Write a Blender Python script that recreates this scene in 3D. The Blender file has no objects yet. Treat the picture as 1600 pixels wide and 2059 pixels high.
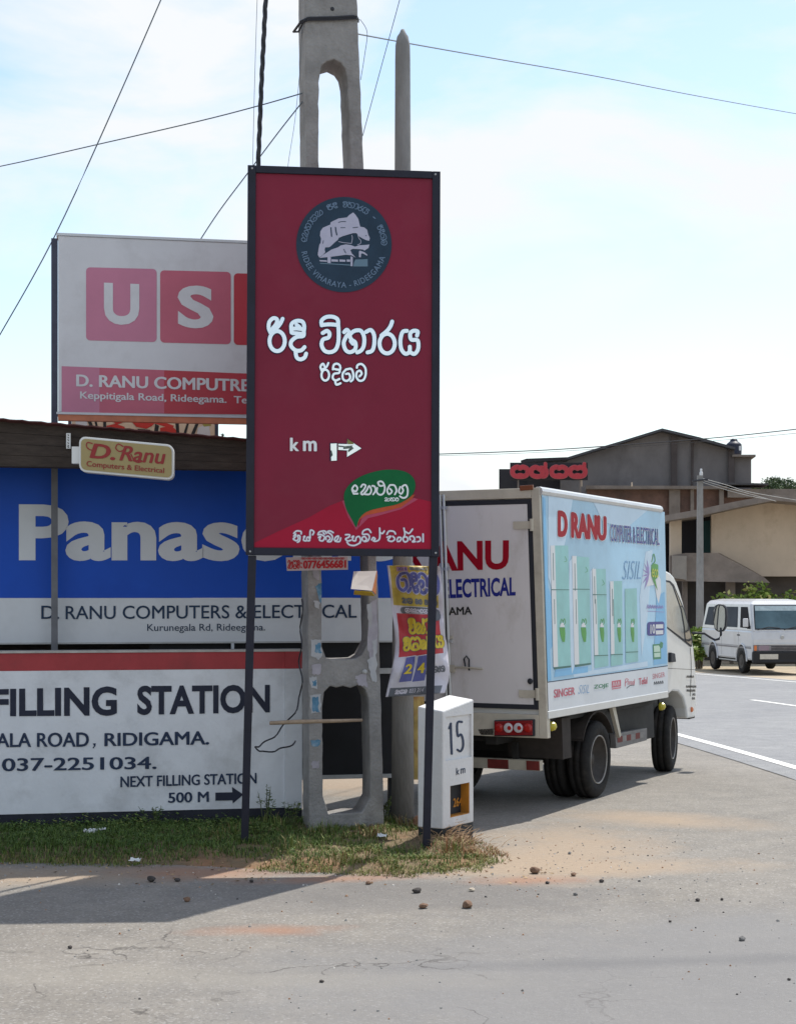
import bpy, bmesh, math, random
import numpy as np
from mathutils import Vector, Matrix
rnd = random.Random(7)
R = math.radians
scn = bpy.context.scene
COL = scn.collection

# ------------------------------------------------------------------ camera
F, CX, HY, EYE = 3300.0, 800.0, 1199.0, 1.62      # focal length / centre / horizon of the photograph, in its pixels
cam_d = bpy.data.cameras.new('camera'); cam = bpy.data.objects.new('camera', cam_d); COL.objects.link(cam)
cam.location = (0, 0, EYE); cam.rotation_euler = (R(90), 0, 0)
cam_d.sensor_fit = 'HORIZONTAL'; cam_d.sensor_width = 36; cam_d.lens = 36*F/1600
cam_d.shift_y = (HY-1029.5)/1600; cam_d.clip_start = .1; cam_d.clip_end = 5000
scn.camera = cam
scn.render.resolution_x, scn.render.resolution_y = 795, 1024

# ------------------------------------------------------------------ sky and sun
SUN_EL, SUN_AZ = 58.5, 32.0                       # azimuth from +Y towards +X
world = bpy.data.worlds.new('World'); scn.world = world; world.use_nodes = True
nt = world.node_tree; nt.nodes.clear()
def wn(t, **k):
    n = nt.nodes.new(t)
    for a, b in k.items(): setattr(n, a, b)
    return n
out = wn('ShaderNodeOutputWorld'); bg = wn('ShaderNodeBackground'); bg.inputs[1].default_value = .15
sky = wn('ShaderNodeTexSky', sky_type='NISHITA', sun_disc=False)
sky.sun_elevation = R(SUN_EL); sky.sun_rotation = R(SUN_AZ); sky.air_density = 1.15; sky.dust_density = .7; sky.ozone_density = 1.0
tc = wn('ShaderNodeTexCoord'); mp = wn('ShaderNodeMapping'); mp.inputs['Scale'].default_value = (1.0, 1.0, 2.6)
mp.inputs['Location'].default_value = (.35, .1, .55)
nz = wn('ShaderNodeTexNoise'); nz.inputs['Scale'].default_value = 3.6; nz.inputs['Detail'].default_value = 7; nz.inputs['Roughness'].default_value = .55
nz.inputs['Distortion'].default_value = .3
cr = wn('ShaderNodeValToRGB'); cr.color_ramp.elements[0].position = .43; cr.color_ramp.elements[1].position = .60
cr.color_ramp.elements[0].color = (.05, .05, .05, 1); cr.color_ramp.elements[1].color = (1, 1, 1, 1)
mx = wn('ShaderNodeMix', data_type='RGBA')
mx.inputs[7].default_value = (4.9, 5.05, 5.25, 1)   # sunlit thin cloud
L = nt.links.new
L(tc.outputs['Generated'], mp.inputs[0]); L(mp.outputs[0], nz.inputs[0]); L(nz.outputs[0], cr.inputs[0])
L(cr.outputs[0], mx.inputs[0]); L(sky.outputs[0], mx.inputs[6]); L(mx.outputs[2], bg.inputs[0]); L(bg.outputs[0], out.inputs[0])
sd = bpy.data.lights.new('sun', 'SUN'); sd.energy = 3.9; sd.angle = R(.53); sd.color = (1, .95, .87)
sun = bpy.data.objects.new('sun', sd); COL.objects.link(sun)
sv = Vector((math.sin(R(SUN_AZ))*math.cos(R(SUN_EL)), math.cos(R(SUN_AZ))*math.cos(R(SUN_EL)), math.sin(R(SUN_EL))))
sun.rotation_euler = sv.to_track_quat('Z', 'Y').to_euler(); sun.location = (20, 30, 40)
vs = scn.view_settings; vs.view_transform = 'Standard'; vs.look = 'None'; vs.gamma = 1; vs.exposure = 0.36
try: vs.use_curve_mapping = False
except Exception: pass

# ------------------------------------------------------------------ helpers: colour and material
def lin(c):
    c = c/255.0
    return c/12.92 if c <= .04045 else ((c+.055)/1.055)**2.4
def C(r, g, b, k=1.0): return (min(lin(r)*k, .9), min(lin(g)*k, .9), min(lin(b)*k, .9))
MATS = {}
def mat(name, col, rough=.6, var=0., scale=6., bump=0., bscale=60., metal=0., dirt=None, damt=0., dscale=3., spec=.3, stretch=(1, 1, 1), coat=0.):
    if name in MATS: return MATS[name]
    m = bpy.data.materials.new(name); m.use_nodes = True; t = m.node_tree; b = t.nodes['Principled BSDF']
    b.inputs['Base Color'].default_value = (*col, 1); b.inputs['Roughness'].default_value = rough
    b.inputs['Metallic'].default_value = metal; b.inputs['Specular IOR Level'].default_value = spec
    if coat: b.inputs['Coat Weight'].default_value = coat; b.inputs['Coat Roughness'].default_value = .12
    if var or dirt or bump:
        tcn = t.nodes.new('ShaderNodeTexCoord'); mpn = t.nodes.new('ShaderNodeMapping'); mpn.inputs['Scale'].default_value = stretch
        t.links.new(tcn.outputs['Object'], mpn.inputs[0])
    src = None
    if var:
        n = t.nodes.new('ShaderNodeTexNoise'); n.inputs['Scale'].default_value = scale; n.inputs['Detail'].default_value = 8; n.inputs['Roughness'].default_value = .65
        x = t.nodes.new('ShaderNodeMix'); x.data_type = 'RGBA'
        rr = t.nodes.new('ShaderNodeMapRange'); rr.inputs[1].default_value = .3; rr.inputs[2].default_value = .7
        x.inputs[6].default_value = (*[c*(1-var) for c in col], 1); x.inputs[7].default_value = (*[min(c*(1+var), .9) for c in col], 1)
        t.links.new(mpn.outputs[0], n.inputs[0]); t.links.new(n.outputs[0], rr.inputs[0]); t.links.new(rr.outputs[0], x.inputs[0]); src = x.outputs[2]
    if dirt:
        n = t.nodes.new('ShaderNodeTexNoise'); n.inputs['Scale'].default_value = dscale; n.inputs['Detail'].default_value = 9; n.inputs['Roughness'].default_value = .7
        rr = t.nodes.new('ShaderNodeMapRange'); rr.inputs[1].default_value = .5; rr.inputs[2].default_value = .72; rr.inputs[4].default_value = damt
        x = t.nodes.new('ShaderNodeMix'); x.data_type = 'RGBA'; x.inputs[7].default_value = (*dirt, 1)
        if src: t.links.new(src, x.inputs[6])
        else: x.inputs[6].default_value = (*col, 1)
        t.links.new(mpn.outputs[0], n.inputs[0]); t.links.new(n.outputs[0], rr.inputs[0]); t.links.new(rr.outputs[0], x.inputs[0]); src = x.outputs[2]
    if src: t.links.new(src, b.inputs['Base Color'])
    if bump:
        n = t.nodes.new('ShaderNodeTexNoise'); n.inputs['Scale'].default_value = bscale; n.inputs['Detail'].default_value = 6
        bp = t.nodes.new('ShaderNodeBump'); bp.inputs['Strength'].default_value = bump; bp.inputs['Distance'].default_value = .01
        t.links.new(mpn.outputs[0], n.inputs[0]); t.links.new(n.outputs[0], bp.inputs['Height']); t.links.new(bp.outputs[0], b.inputs['Normal'])
    MATS[name] = m
    return m

# ------------------------------------------------------------------ helpers: geometry
def gz(x, y):                                      # the ground falls gently away beyond the junction
    t = min(max(y-14.0, 0.0), 30.0)
    return -.014*t
def W(px, py, d): return Vector(((px-CX)*d/F, d, EYE-(py-HY)*d/F))
def ray(px, py): return Vector(((px-CX)/F, 1.0, -(py-HY)/F))
def G(px, py):
    r = ray(px, py); d = EYE/max(-r.z, 1e-4)
    for _ in range(30): d = (EYE-gz(0, d))/max(-r.z, 1e-4) if d < 14 else (EYE+.014*(min(d, 44)-14))/max(-r.z, 1e-4)
    return Vector((r.x*d, d, EYE+r.z*d))
class Plane:
    def __init__(s, o, u, v):
        s.o = Vector(o); s.u = Vector(u).normalized(); v = Vector(v); s.v = v.normalized()
        s.n = s.u.cross(s.v).normalized()
        if s.n.y > 0 and abs(s.n.y) > .05: s.n = -s.n
        s.cam = Vector((0, 0, EYE))
    def hit(s, px, py):
        r = ray(px, py); return s.cam + r*((s.o-s.cam).dot(s.n)/r.dot(s.n))
    def uv(s, px, py):
        p = s.hit(px, py)-s.o; a = s.u.dot(s.v); pu, pv = p.dot(s.u), p.dot(s.v); k = 1-a*a
        return ((pu-a*pv)/k, (pv-a*pu)/k)
    def at(s, u, v, h=0.): return s.o+s.u*u+s.v*v+s.n*h
    def px(s, px, py, h=0.): return s.hit(px, py)+s.n*h
    def scale(s, px, py): return (s.hit(px, py+.5)-s.hit(px, py-.5)).length
def wloc(o):
    while o.parent: o = o.parent
    return o.location
class MB:
    def __init__(s): s.v = []; s.f = []; s.m = []; s.cur = 0
    def add(s, vs, fs):
        b = len(s.v); s.v += [Vector(v) for v in vs]
        for f in fs: s.f.append([b+i for i in f]); s.m.append(s.cur)
        return s
    def poly(s, pts): return s.add(pts, [list(range(len(pts)))])
    def hexa(s, p):                                # p: 4 bottom + 4 top corners
        return s.add(p, [(3, 2, 1, 0), (4, 5, 6, 7), (0, 1, 5, 4), (1, 2, 6, 5), (2, 3, 7, 6), (3, 0, 4, 7)])
    def box(s, fn, a, b):
        (x0, y0, z0), (x1, y1, z1) = a, b
        return s.hexa([fn(x0, y0, z0), fn(x1, y0, z0), fn(x1, y1, z0), fn(x0, y1, z0), fn(x0, y0, z1), fn(x1, y0, z1), fn(x1, y1, z1), fn(x0, y1, z1)])
    def prism(s, pts, d):                          # polygon extruded along the vector d
        n = len(pts); d = Vector(d); p = [Vector(q) for q in pts]
        fs = [list(range(n)), list(range(2*n-1, n-1, -1))]+[(i, (i+1) % n, n+(i+1) % n, n+i) for i in range(n)]
        return s.add(p+[q+d for q in p], fs)
    def tube(s, path, r, k=6, caps=True):
        path = [Vector(p) for p in path]; n = len(path); vs = []; fs = []
        rs = r if isinstance(r, (list, tuple)) else [r]*n
        up = Vector((0, 0, 1))
        for i, p in enumerate(path):
            t = (path[min(i+1, n-1)]-path[max(i-1, 0)]).normalized()
            a = t.cross(up if abs(t.z) < .9 else Vector((1, 0, 0))).normalized(); b = t.cross(a)
            for j in range(k):
                w = 2*math.pi*j/k; vs.append(p+(a*math.cos(w)+b*math.sin(w))*rs[i])
        for i in range(n-1):
            for j in range(k): fs.append((i*k+j, i*k+(j+1) % k, (i+1)*k+(j+1) % k, (i+1)*k+j))
        if caps: fs += [list(range(k))[::-1], [(n-1)*k+j for j in range(k)]]
        return s.add(vs, fs)
    def lathe(s, o, axis, prof, k=24):             # prof: (along axis, radius)
        axis = Vector(axis).normalized(); a = axis.cross(Vector((0, 0, 1)) if abs(axis.z) < .9 else Vector((1, 0, 0))).normalized(); b = axis.cross(a)
        vs = []; fs = []; n = len(prof)
        for h, r in prof:
            for j in range(k):
                w = 2*math.pi*j/k; vs.append(Vector(o)+axis*h+(a*math.cos(w)+b*math.sin(w))*r)
        for i in range(n-1):
            for j in range(k): fs.append((i*k+j, i*k+(j+1) % k, (i+1)*k+(j+1) % k, (i+1)*k+j))
        fs += [list(range(k))[::-1], [(n-1)*k+j for j in range(k)]]
        return s.add(vs, fs)
    def build(s, name, mats, parent=None, smooth=False, bevel=0., base=None, label=None):
        me = bpy.data.meshes.new(name)
        o0 = wloc(parent) if parent else Vector(base if base else (0, 0, 0))
        me.from_pydata([v-o0 for v in s.v], [], s.f); me.update()
        bm = bmesh.new(); bm.from_mesh(me); bmesh.ops.recalc_face_normals(bm, faces=bm.faces[:]); bm.to_mesh(me); bm.free()
        for m in (mats if isinstance(mats, (list, tuple)) else [mats]): me.materials.append(m)
        if max(s.m, default=0): me.polygons.foreach_set('material_index', s.m)
        if smooth: me.polygons.foreach_set('use_smooth', [True]*len(me.polygons))
        o = bpy.data.objects.new(name, me); COL.objects.link(o)
        if parent: o.parent = parent
        else: o.location = o0
        if bevel:
            md = o.modifiers.new('bevel', 'BEVEL'); md.width = bevel; md.segments = 2; md.limit_method = 'ANGLE'; md.angle_limit = R(35)
        if label: o['label'] = label
        return o
def tag(o, label, cat, group=None, kind=None):
    if label: o['label'] = label
    if cat: o['category'] = cat
    if group: o['group'] = group
    if kind: o['kind'] = kind
    return o
def thing(name, label, cat, loc, group=None):
    o = bpy.data.objects.new(name, None); COL.objects.link(o); o.location = loc; o.empty_display_size = .2
    return tag(o, label, cat, group)
def catmull(p, k=6, closed=False):
    p = [Vector((q[0], q[1], 0)) for q in p]; n = len(p); o = []
    if n == 2 and not closed: return [(a.x, a.y) for a in p]
    for i in range(n if closed else n-1):
        g = (lambda j: p[j % n]) if closed else (lambda j: p[min(max(j, 0), n-1)])
        a, b, c, d = g(i-1), g(i), g(i+1), g(i+2)
        for t in [j/k for j in range(k)]:
            q = .5*((2*b)+(-a+c)*t+(2*a-5*b+4*c-d)*t*t+(-a+3*b-3*c+d)*t**3); o.append((q.x, q.y))
    o.append((p[0].x, p[0].y) if closed else (p[-1].x, p[-1].y))
    return o
HC = [0]
def ribbon(mb, fn, pts, w, h=.004, closed=False, k=6):
    """flat stroke: pts in picture-like 2-D coordinates, fn(x, y, h) puts them on a surface; w in the same units"""
    c = catmull(pts, k, closed); n = len(c); vs = []; fs = []
    HC[0] = (HC[0]+1) % 7; h0 = h+HC[0]*.00009
    for i, (x, y) in enumerate(c):
        if closed: a, b = c[(i-1) % (n-1)], c[(i+1) % (n-1)]
        else: a, b = c[max(i-1, 0)], c[min(i+1, n-1)]
        tx, ty = b[0]-a[0], b[1]-a[1]; l = math.hypot(tx, ty) or 1; nx, ny = -ty/l*w/2, tx/l*w/2
        hh = h0+.0006*i/n
        vs += [fn(x+nx, y+ny, hh), fn(x-nx, y-ny, hh)]
    for i in range(n-1): fs.append((2*i, 2*i+1, 2*i+3, 2*i+2))
    mb.add(vs, fs)
    if not closed:
        for e, i in ((0, 0), (1, n-1)):
            x, y = c[i]; a = c[1] if e == 0 else c[-2]; l = math.hypot(x-a[0], y-a[1]) or 1; dx, dy = (x-a[0])/l*w/2, (y-a[1])/l*w/2
            hh = h0+.0006*e
            arc = [(x-dy*math.cos(q)+dx*math.sin(q), y+dx*math.cos(q)+dy*math.sin(q)) for q in [math.pi*j/6 for j in range(7)]]
            mb.poly([fn(a_, b_, hh) for a_, b_ in arc])
def ell(cx, cy, rx, ry, n=14): return [(cx+rx*math.cos(2*math.pi*i/n), cy+ry*math.sin(2*math.pi*i/n)) for i in range(n)]
TXT = {}
def text_mesh(s, bold=0., shear=0., space=1.):
    key = (s, bold, shear, space)
    if key in TXT: return TXT[key]
    cu = bpy.data.curves.new('t', 'FONT'); cu.body = s; smooth_ = s in ('Panas', 'onic', 'FILLING', 'STATION', 'ANU', 'ELECTRICAL', 'U', 'S', 'H', 'A'); cu.offset = min(bold, .034) if smooth_ else min(bold, 0.); cu.shear = shear; cu.space_character = space; cu.resolution_u = 4
    ob = bpy.data.objects.new('t', cu); COL.objects.link(ob)
    dg = bpy.context.evaluated_depsgraph_get(); me = bpy.data.meshes.new_from_object(ob.evaluated_get(dg))
    vs = [(v.co.x, v.co.y) for v in me.vertices]; fs = [tuple(p.vertices) for p in me.polygons]
    bpy.data.objects.remove(ob); bpy.data.curves.remove(cu); bpy.data.meshes.remove(me)
    xs = [v[0] for v in vs]; ys = [v[1] for v in vs]; x0, x1, y0, y1 = min(xs), max(xs), min(ys), max(ys)
    if bold > 0 and not smooth_:                                   # heavier weight: the outline laid down several times, a hair apart
        sh_ = [(0, 0)]+[(bold*math.cos(R(45*i))*1.15, bold*math.sin(R(45*i))*.6) for i in range(8)]; n = len(vs)
        fs = [tuple(i+n*k for i in f) for k in range(9) for f in fs]; vs = [(x+a, y+b, k) for k, (a, b) in enumerate(sh_) for x, y in vs]
        xs = [v[0] for v in vs]; ys = [v[1] for v in vs]; x0, x1, y0, y1 = min(xs), max(xs), min(ys), max(ys)
    else: vs = [(x, y, 0) for x, y in vs]
    vs = [((x-x0)/(x1-x0), (y-y0)/(y1-y0), k) for x, y, k in vs]
    TXT[key] = (vs, fs); return TXT[key]
def text(mb, fn, s, bl, br, tr, tl, h=.004, bold=0., shear=0., space=1.):
    """text whose outline box fills the four corners given in picture pixels of the surface"""
    vs, fs = text_mesh(s, bold, shear, space)
    o = []
    for u, v, k in vs:
        x = (1-v)*((1-u)*bl[0]+u*br[0])+v*((1-u)*tl[0]+u*tr[0]); y = (1-v)*((1-u)*bl[1]+u*br[1])+v*((1-u)*tl[1]+u*tr[1])
        o.append(fn(x, y, h+k*.00011))
    mb.add(o, fs)
def trect(mb, fn, s, x0, yt, x1, yb, slope=0., **k):   # upright box, the text line sloping by `slope`
    dy = slope*(x1-x0)
    text(mb, fn, s, (x0, yb), (x1, yb+dy), (x1, yt+dy), (x0, yt), **k)

# Sinhala letters as strokes, traced on a grid (x right, y down)
HEAD = [  # ri dii vi haa ra ya
 ('c', ell(170, 300, 70, 92)), ('o', [(112, 228), (93, 180), (98, 125), (133, 90), (168, 100), (163, 140), (128, 185)]), ('o', [(220, 95), (198, 140), (160, 185), (112, 228)]),
 ('o', [(303, 222), (302, 145), (350, 114), (402, 122), (419, 165), (414, 212)]), ('o', [(306, 188), (345, 184), (405, 190)]), ('o', [(348, 150), (375, 172)]),
 ('o', [(414, 205), (410, 252), (350, 262), (302, 300), (298, 345), (340, 385), (390, 385), (422, 355)]), ('o', [(338, 392), (350, 450), (385, 468), (422, 450), (436, 415)]), ('o', [(312, 226), (360, 230), (408, 236)]),
 ('o', [(580, 155), (578, 112), (620, 79), (682, 77), (725, 102), (731, 155), (735, 230), (730, 320), (705, 380), (655, 402), (605, 388), (578, 335), (592, 285), (640, 268), (651, 232), (628, 206), (588, 226)]), ('o', [(580, 152), (650, 146), (724, 152)]),
 ('o', [(785, 218), (810, 196), (830, 225), (803, 262), (781, 320), (800, 382), (840, 402), (886, 375), (888, 315), (852, 285), (838, 245), (880, 206), (938, 206), (968, 262), (966, 340), (942, 385), (905, 404)]), ('o', [(846, 300), (866, 324)]),
 ('o', [(986, 216), (1030, 198), (1060, 245), (1061, 330), (1042, 388), (1000, 404)]),
 ('c', ell(1180, 323, 70, 90)), ('o', [(1226, 120), (1212, 160), (1180, 205), (1128, 248)]),
 ('o', [(1362, 206), (1322, 216), (1302, 290), (1310, 372), (1346, 416), (1384, 400), (1388, 352)]), ('o', [(1388, 400), (1430, 418), (1464, 372), (1460, 294), (1402, 286), (1392, 232), (1420, 206), (1460, 212), (1454, 250)])]
PLACE = [('c', ell(612, 613, 35, 50)), ('o', [(580, 575), (568, 535), (590, 508), (604, 530)]), ('o', [(640, 502), (622, 538), (588, 560)]),
 ('o', [(682, 560), (690, 520), (720, 508), (746, 526), (745, 562), (692, 556)]), ('o', [(745, 562), (738, 592), (692, 602), (680, 640), (706, 662), (742, 648)]), ('o', [(702, 664), (714, 700), (752, 688)]),
 ('o', [(796, 568), (772, 600), (776, 650), (810, 666), (840, 640), (830, 602), (802, 602)]), ('o', [(800, 562), (850, 556), (869, 602), (866, 650), (846, 670)]),
 ('o', [(902, 545), (910, 520), (946, 512), (980, 550), (982, 612), (962, 656), (925, 664), (898, 630), (902, 588), (930, 572), (946, 600), (926, 624)])]
SLOGAN = [[(110, 790), (130, 765), (125, 800), (105, 820), (140, 840), (160, 815), (150, 785), (175, 790), (172, 838), (150, 855)], [(110, 760), (140, 735), (185, 740), (190, 765)],
 [(215, 800), (230, 790), (213, 830), (245, 840), (250, 810), (270, 800), (280, 835), (260, 840)], [(285, 810), (285, 740), (300, 725), (325, 745), (312, 775)],
 [(375, 805), (400, 790), (385, 830), (420, 840), (440, 800), (400, 772), (370, 775), (385, 745), (440, 735), (460, 760)], [(425, 752), (440, 770)],
 [(455, 825), (455, 800), (480, 790), (500, 818), (470, 845), (505, 848), (525, 810), (510, 772), (470, 745), (500, 735), (532, 752)],
 [(545, 830), (560, 800), (590, 790), (575, 830), (550, 842), (598, 848), (612, 810)],
 [(665, 775), (708, 776), (700, 800), (665, 820), (690, 842), (720, 835)], [(680, 852), (704, 882), (762, 890), (822, 860)],
 [(730, 802), (752, 790), (738, 830), (770, 840), (780, 805), (810, 795), (827, 830), (815, 860)],
 [(848, 838), (842, 808), (870, 795), (890, 828), (862, 846), (902, 840), (920, 800), (900, 770), (848, 770), (858, 732), (908, 716), (936, 750)],
 [(945, 830), (960, 805), (982, 820), (962, 840), (1000, 842), (1030, 810), (1030, 705)], [(1030, 745), (1058, 762), (1080, 735)],
 [(1110, 802), (1150, 790), (1120, 830), (1160, 846), (1192, 820), (1170, 792)], [(1108, 770), (1130, 737), (1180, 740), (1200, 766)],
 [(1215, 832), (1230, 805), (1260, 810), (1248, 842), (1220, 846)], [(1285, 802), (1320, 800), (1332, 835), (1300, 852), (1280, 822), (1300, 772), (1290, 705)], [(1308, 742), (1345, 760), (1382, 716)],
 [(1358, 828), (1352, 800), (1385, 790), (1405, 824), (1380, 850), (1412, 848)], [(1428, 800), (1458, 802), (1465, 838), (1436, 850)], [(1495, 768), (1495, 848)]]
LEAFTXT = [[(752, 336), (735, 285), (765, 244), (792, 275), (772, 312), (748, 298)], [(752, 336), (795, 334)],
 [(830, 262), (850, 236), (880, 248), (860, 292), (830, 328), (852, 342), (890, 300), (918, 252), (940, 298), (920, 340), (872, 340)], [(950, 250), (976, 258), (985, 302), (960, 342)],
 [(1004, 272), (1000, 320), (1032, 346), (1070, 330), (1085, 270), (1066, 216), (1036, 202), (1012, 216), (1030, 250), (1064, 248)],
 [(1132, 252), (1110, 300), (1130, 340), (1162, 310), (1140, 282)], [(1140, 242), (1188, 246), (1210, 300), (1192, 342)],
 [(1250, 262), (1235, 310), (1260, 336), (1282, 300), (1270, 262), (1308, 242), (1330, 290), (1322, 360), (1282, 380), (1246, 362)]]
def norm(strokes):                                 # a letter moved to the unit square
    pts = [p for s in strokes for p in s]; x0 = min(p[0] for p in pts); x1 = max(p[0] for p in pts); y0 = min(p[1] for p in pts); y1 = max(p[1] for p in pts); k = y1-y0
    return [[((x-x0)/k, (y-y0)/k) for x, y in s] for s in strokes], (x1-x0)/k
def _hd(*ix): return norm([HEAD[i][1]+([HEAD[i][1][0]] if HEAD[i][0] == 'c' else []) for i in ix])
GLY = {'ri': _hd(0, 1, 2), 'dii': _hd(3, 4, 6, 7), 'vi': _hd(9, 10), 'ha': _hd(11), 'aa': _hd(13), 'ra': _hd(14, 15), 'ya': _hd(16, 17),
 'ga': norm([PLACE[6][1], PLACE[7][1]]), 'ma': norm([PLACE[8][1]]), 'e': norm(LEAFTXT[0:2]), 'ka': norm(LEAFTXT[2:3]), 'tta': norm(LEAFTXT[4:5]), 'la': norm(LEAFTXT[7:8]),
 'sa': norm([[(50, 16), (26, 0), (0, 30), (0, 70), (26, 100), (74, 100), (100, 70), (100, 30), (74, 0), (50, 16)], [(28, 78), (32, 58), (50, 52), (68, 58), (72, 78)]]),
 'sb': norm([[(50, 12), (28, 0), (0, 25), (0, 75), (25, 100), (75, 100), (100, 75), (100, 25), (72, 0), (50, 12)], [(30, 92), (50, 84), (70, 92)]]),
 'sbl': norm([[(50, 12), (28, 0), (0, 25), (0, 75), (25, 100), (75, 100), (100, 75), (100, 25), (72, 0), (50, 12)], [(30, 92), (50, 84), (70, 92)], [(94, 30), (97, 0), (97, -38)]]),
 'kb': norm([[(48, 12), (26, 0), (0, 25), (0, 75), (25, 100), (60, 100), (75, 75), (72, 40), (48, 12)], [(62, 10), (90, 15), (104, 50), (98, 88), (80, 100)], [(92, 30), (97, 0), (97, -38)]]),
 'sal': norm([[(50, 16), (26, 0), (0, 30), (0, 70), (26, 100), (74, 100), (100, 70), (100, 30), (74, 0), (50, 16)], [(28, 78), (32, 58), (50, 52), (68, 58), (72, 78)], [(94, 20), (96, -10), (96, -34)]]),
 'kal': norm([[(10, 30), (35, 0), (60, 20), (40, 50), (10, 80), (30, 100), (70, 70), (95, 20), (110, 60), (90, 100), (60, 95)], [(95, 20), (100, -10), (100, -40)]])}
def glyphs(mb, fn, names, x0, y0, y1, x1, w, h=.004, gap=.12):
    """a row of letters filling x0..x1, y0 (top) to y1 (foot)"""
    tot = sum((GLY[n][1] if n else .5) for n in names)+gap*(len(names)-1); k = (x1-x0)/tot; x = x0
    for n in names:
        if n:
            st, wd = GLY[n]
            for s in st: ribbon(mb, fn, [(x+p[0]*k, y0+p[1]*(y1-y0)) for p in s], w, h, k=4)
            x += (wd+gap)*k
        else: x += (.5+gap)*k
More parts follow.
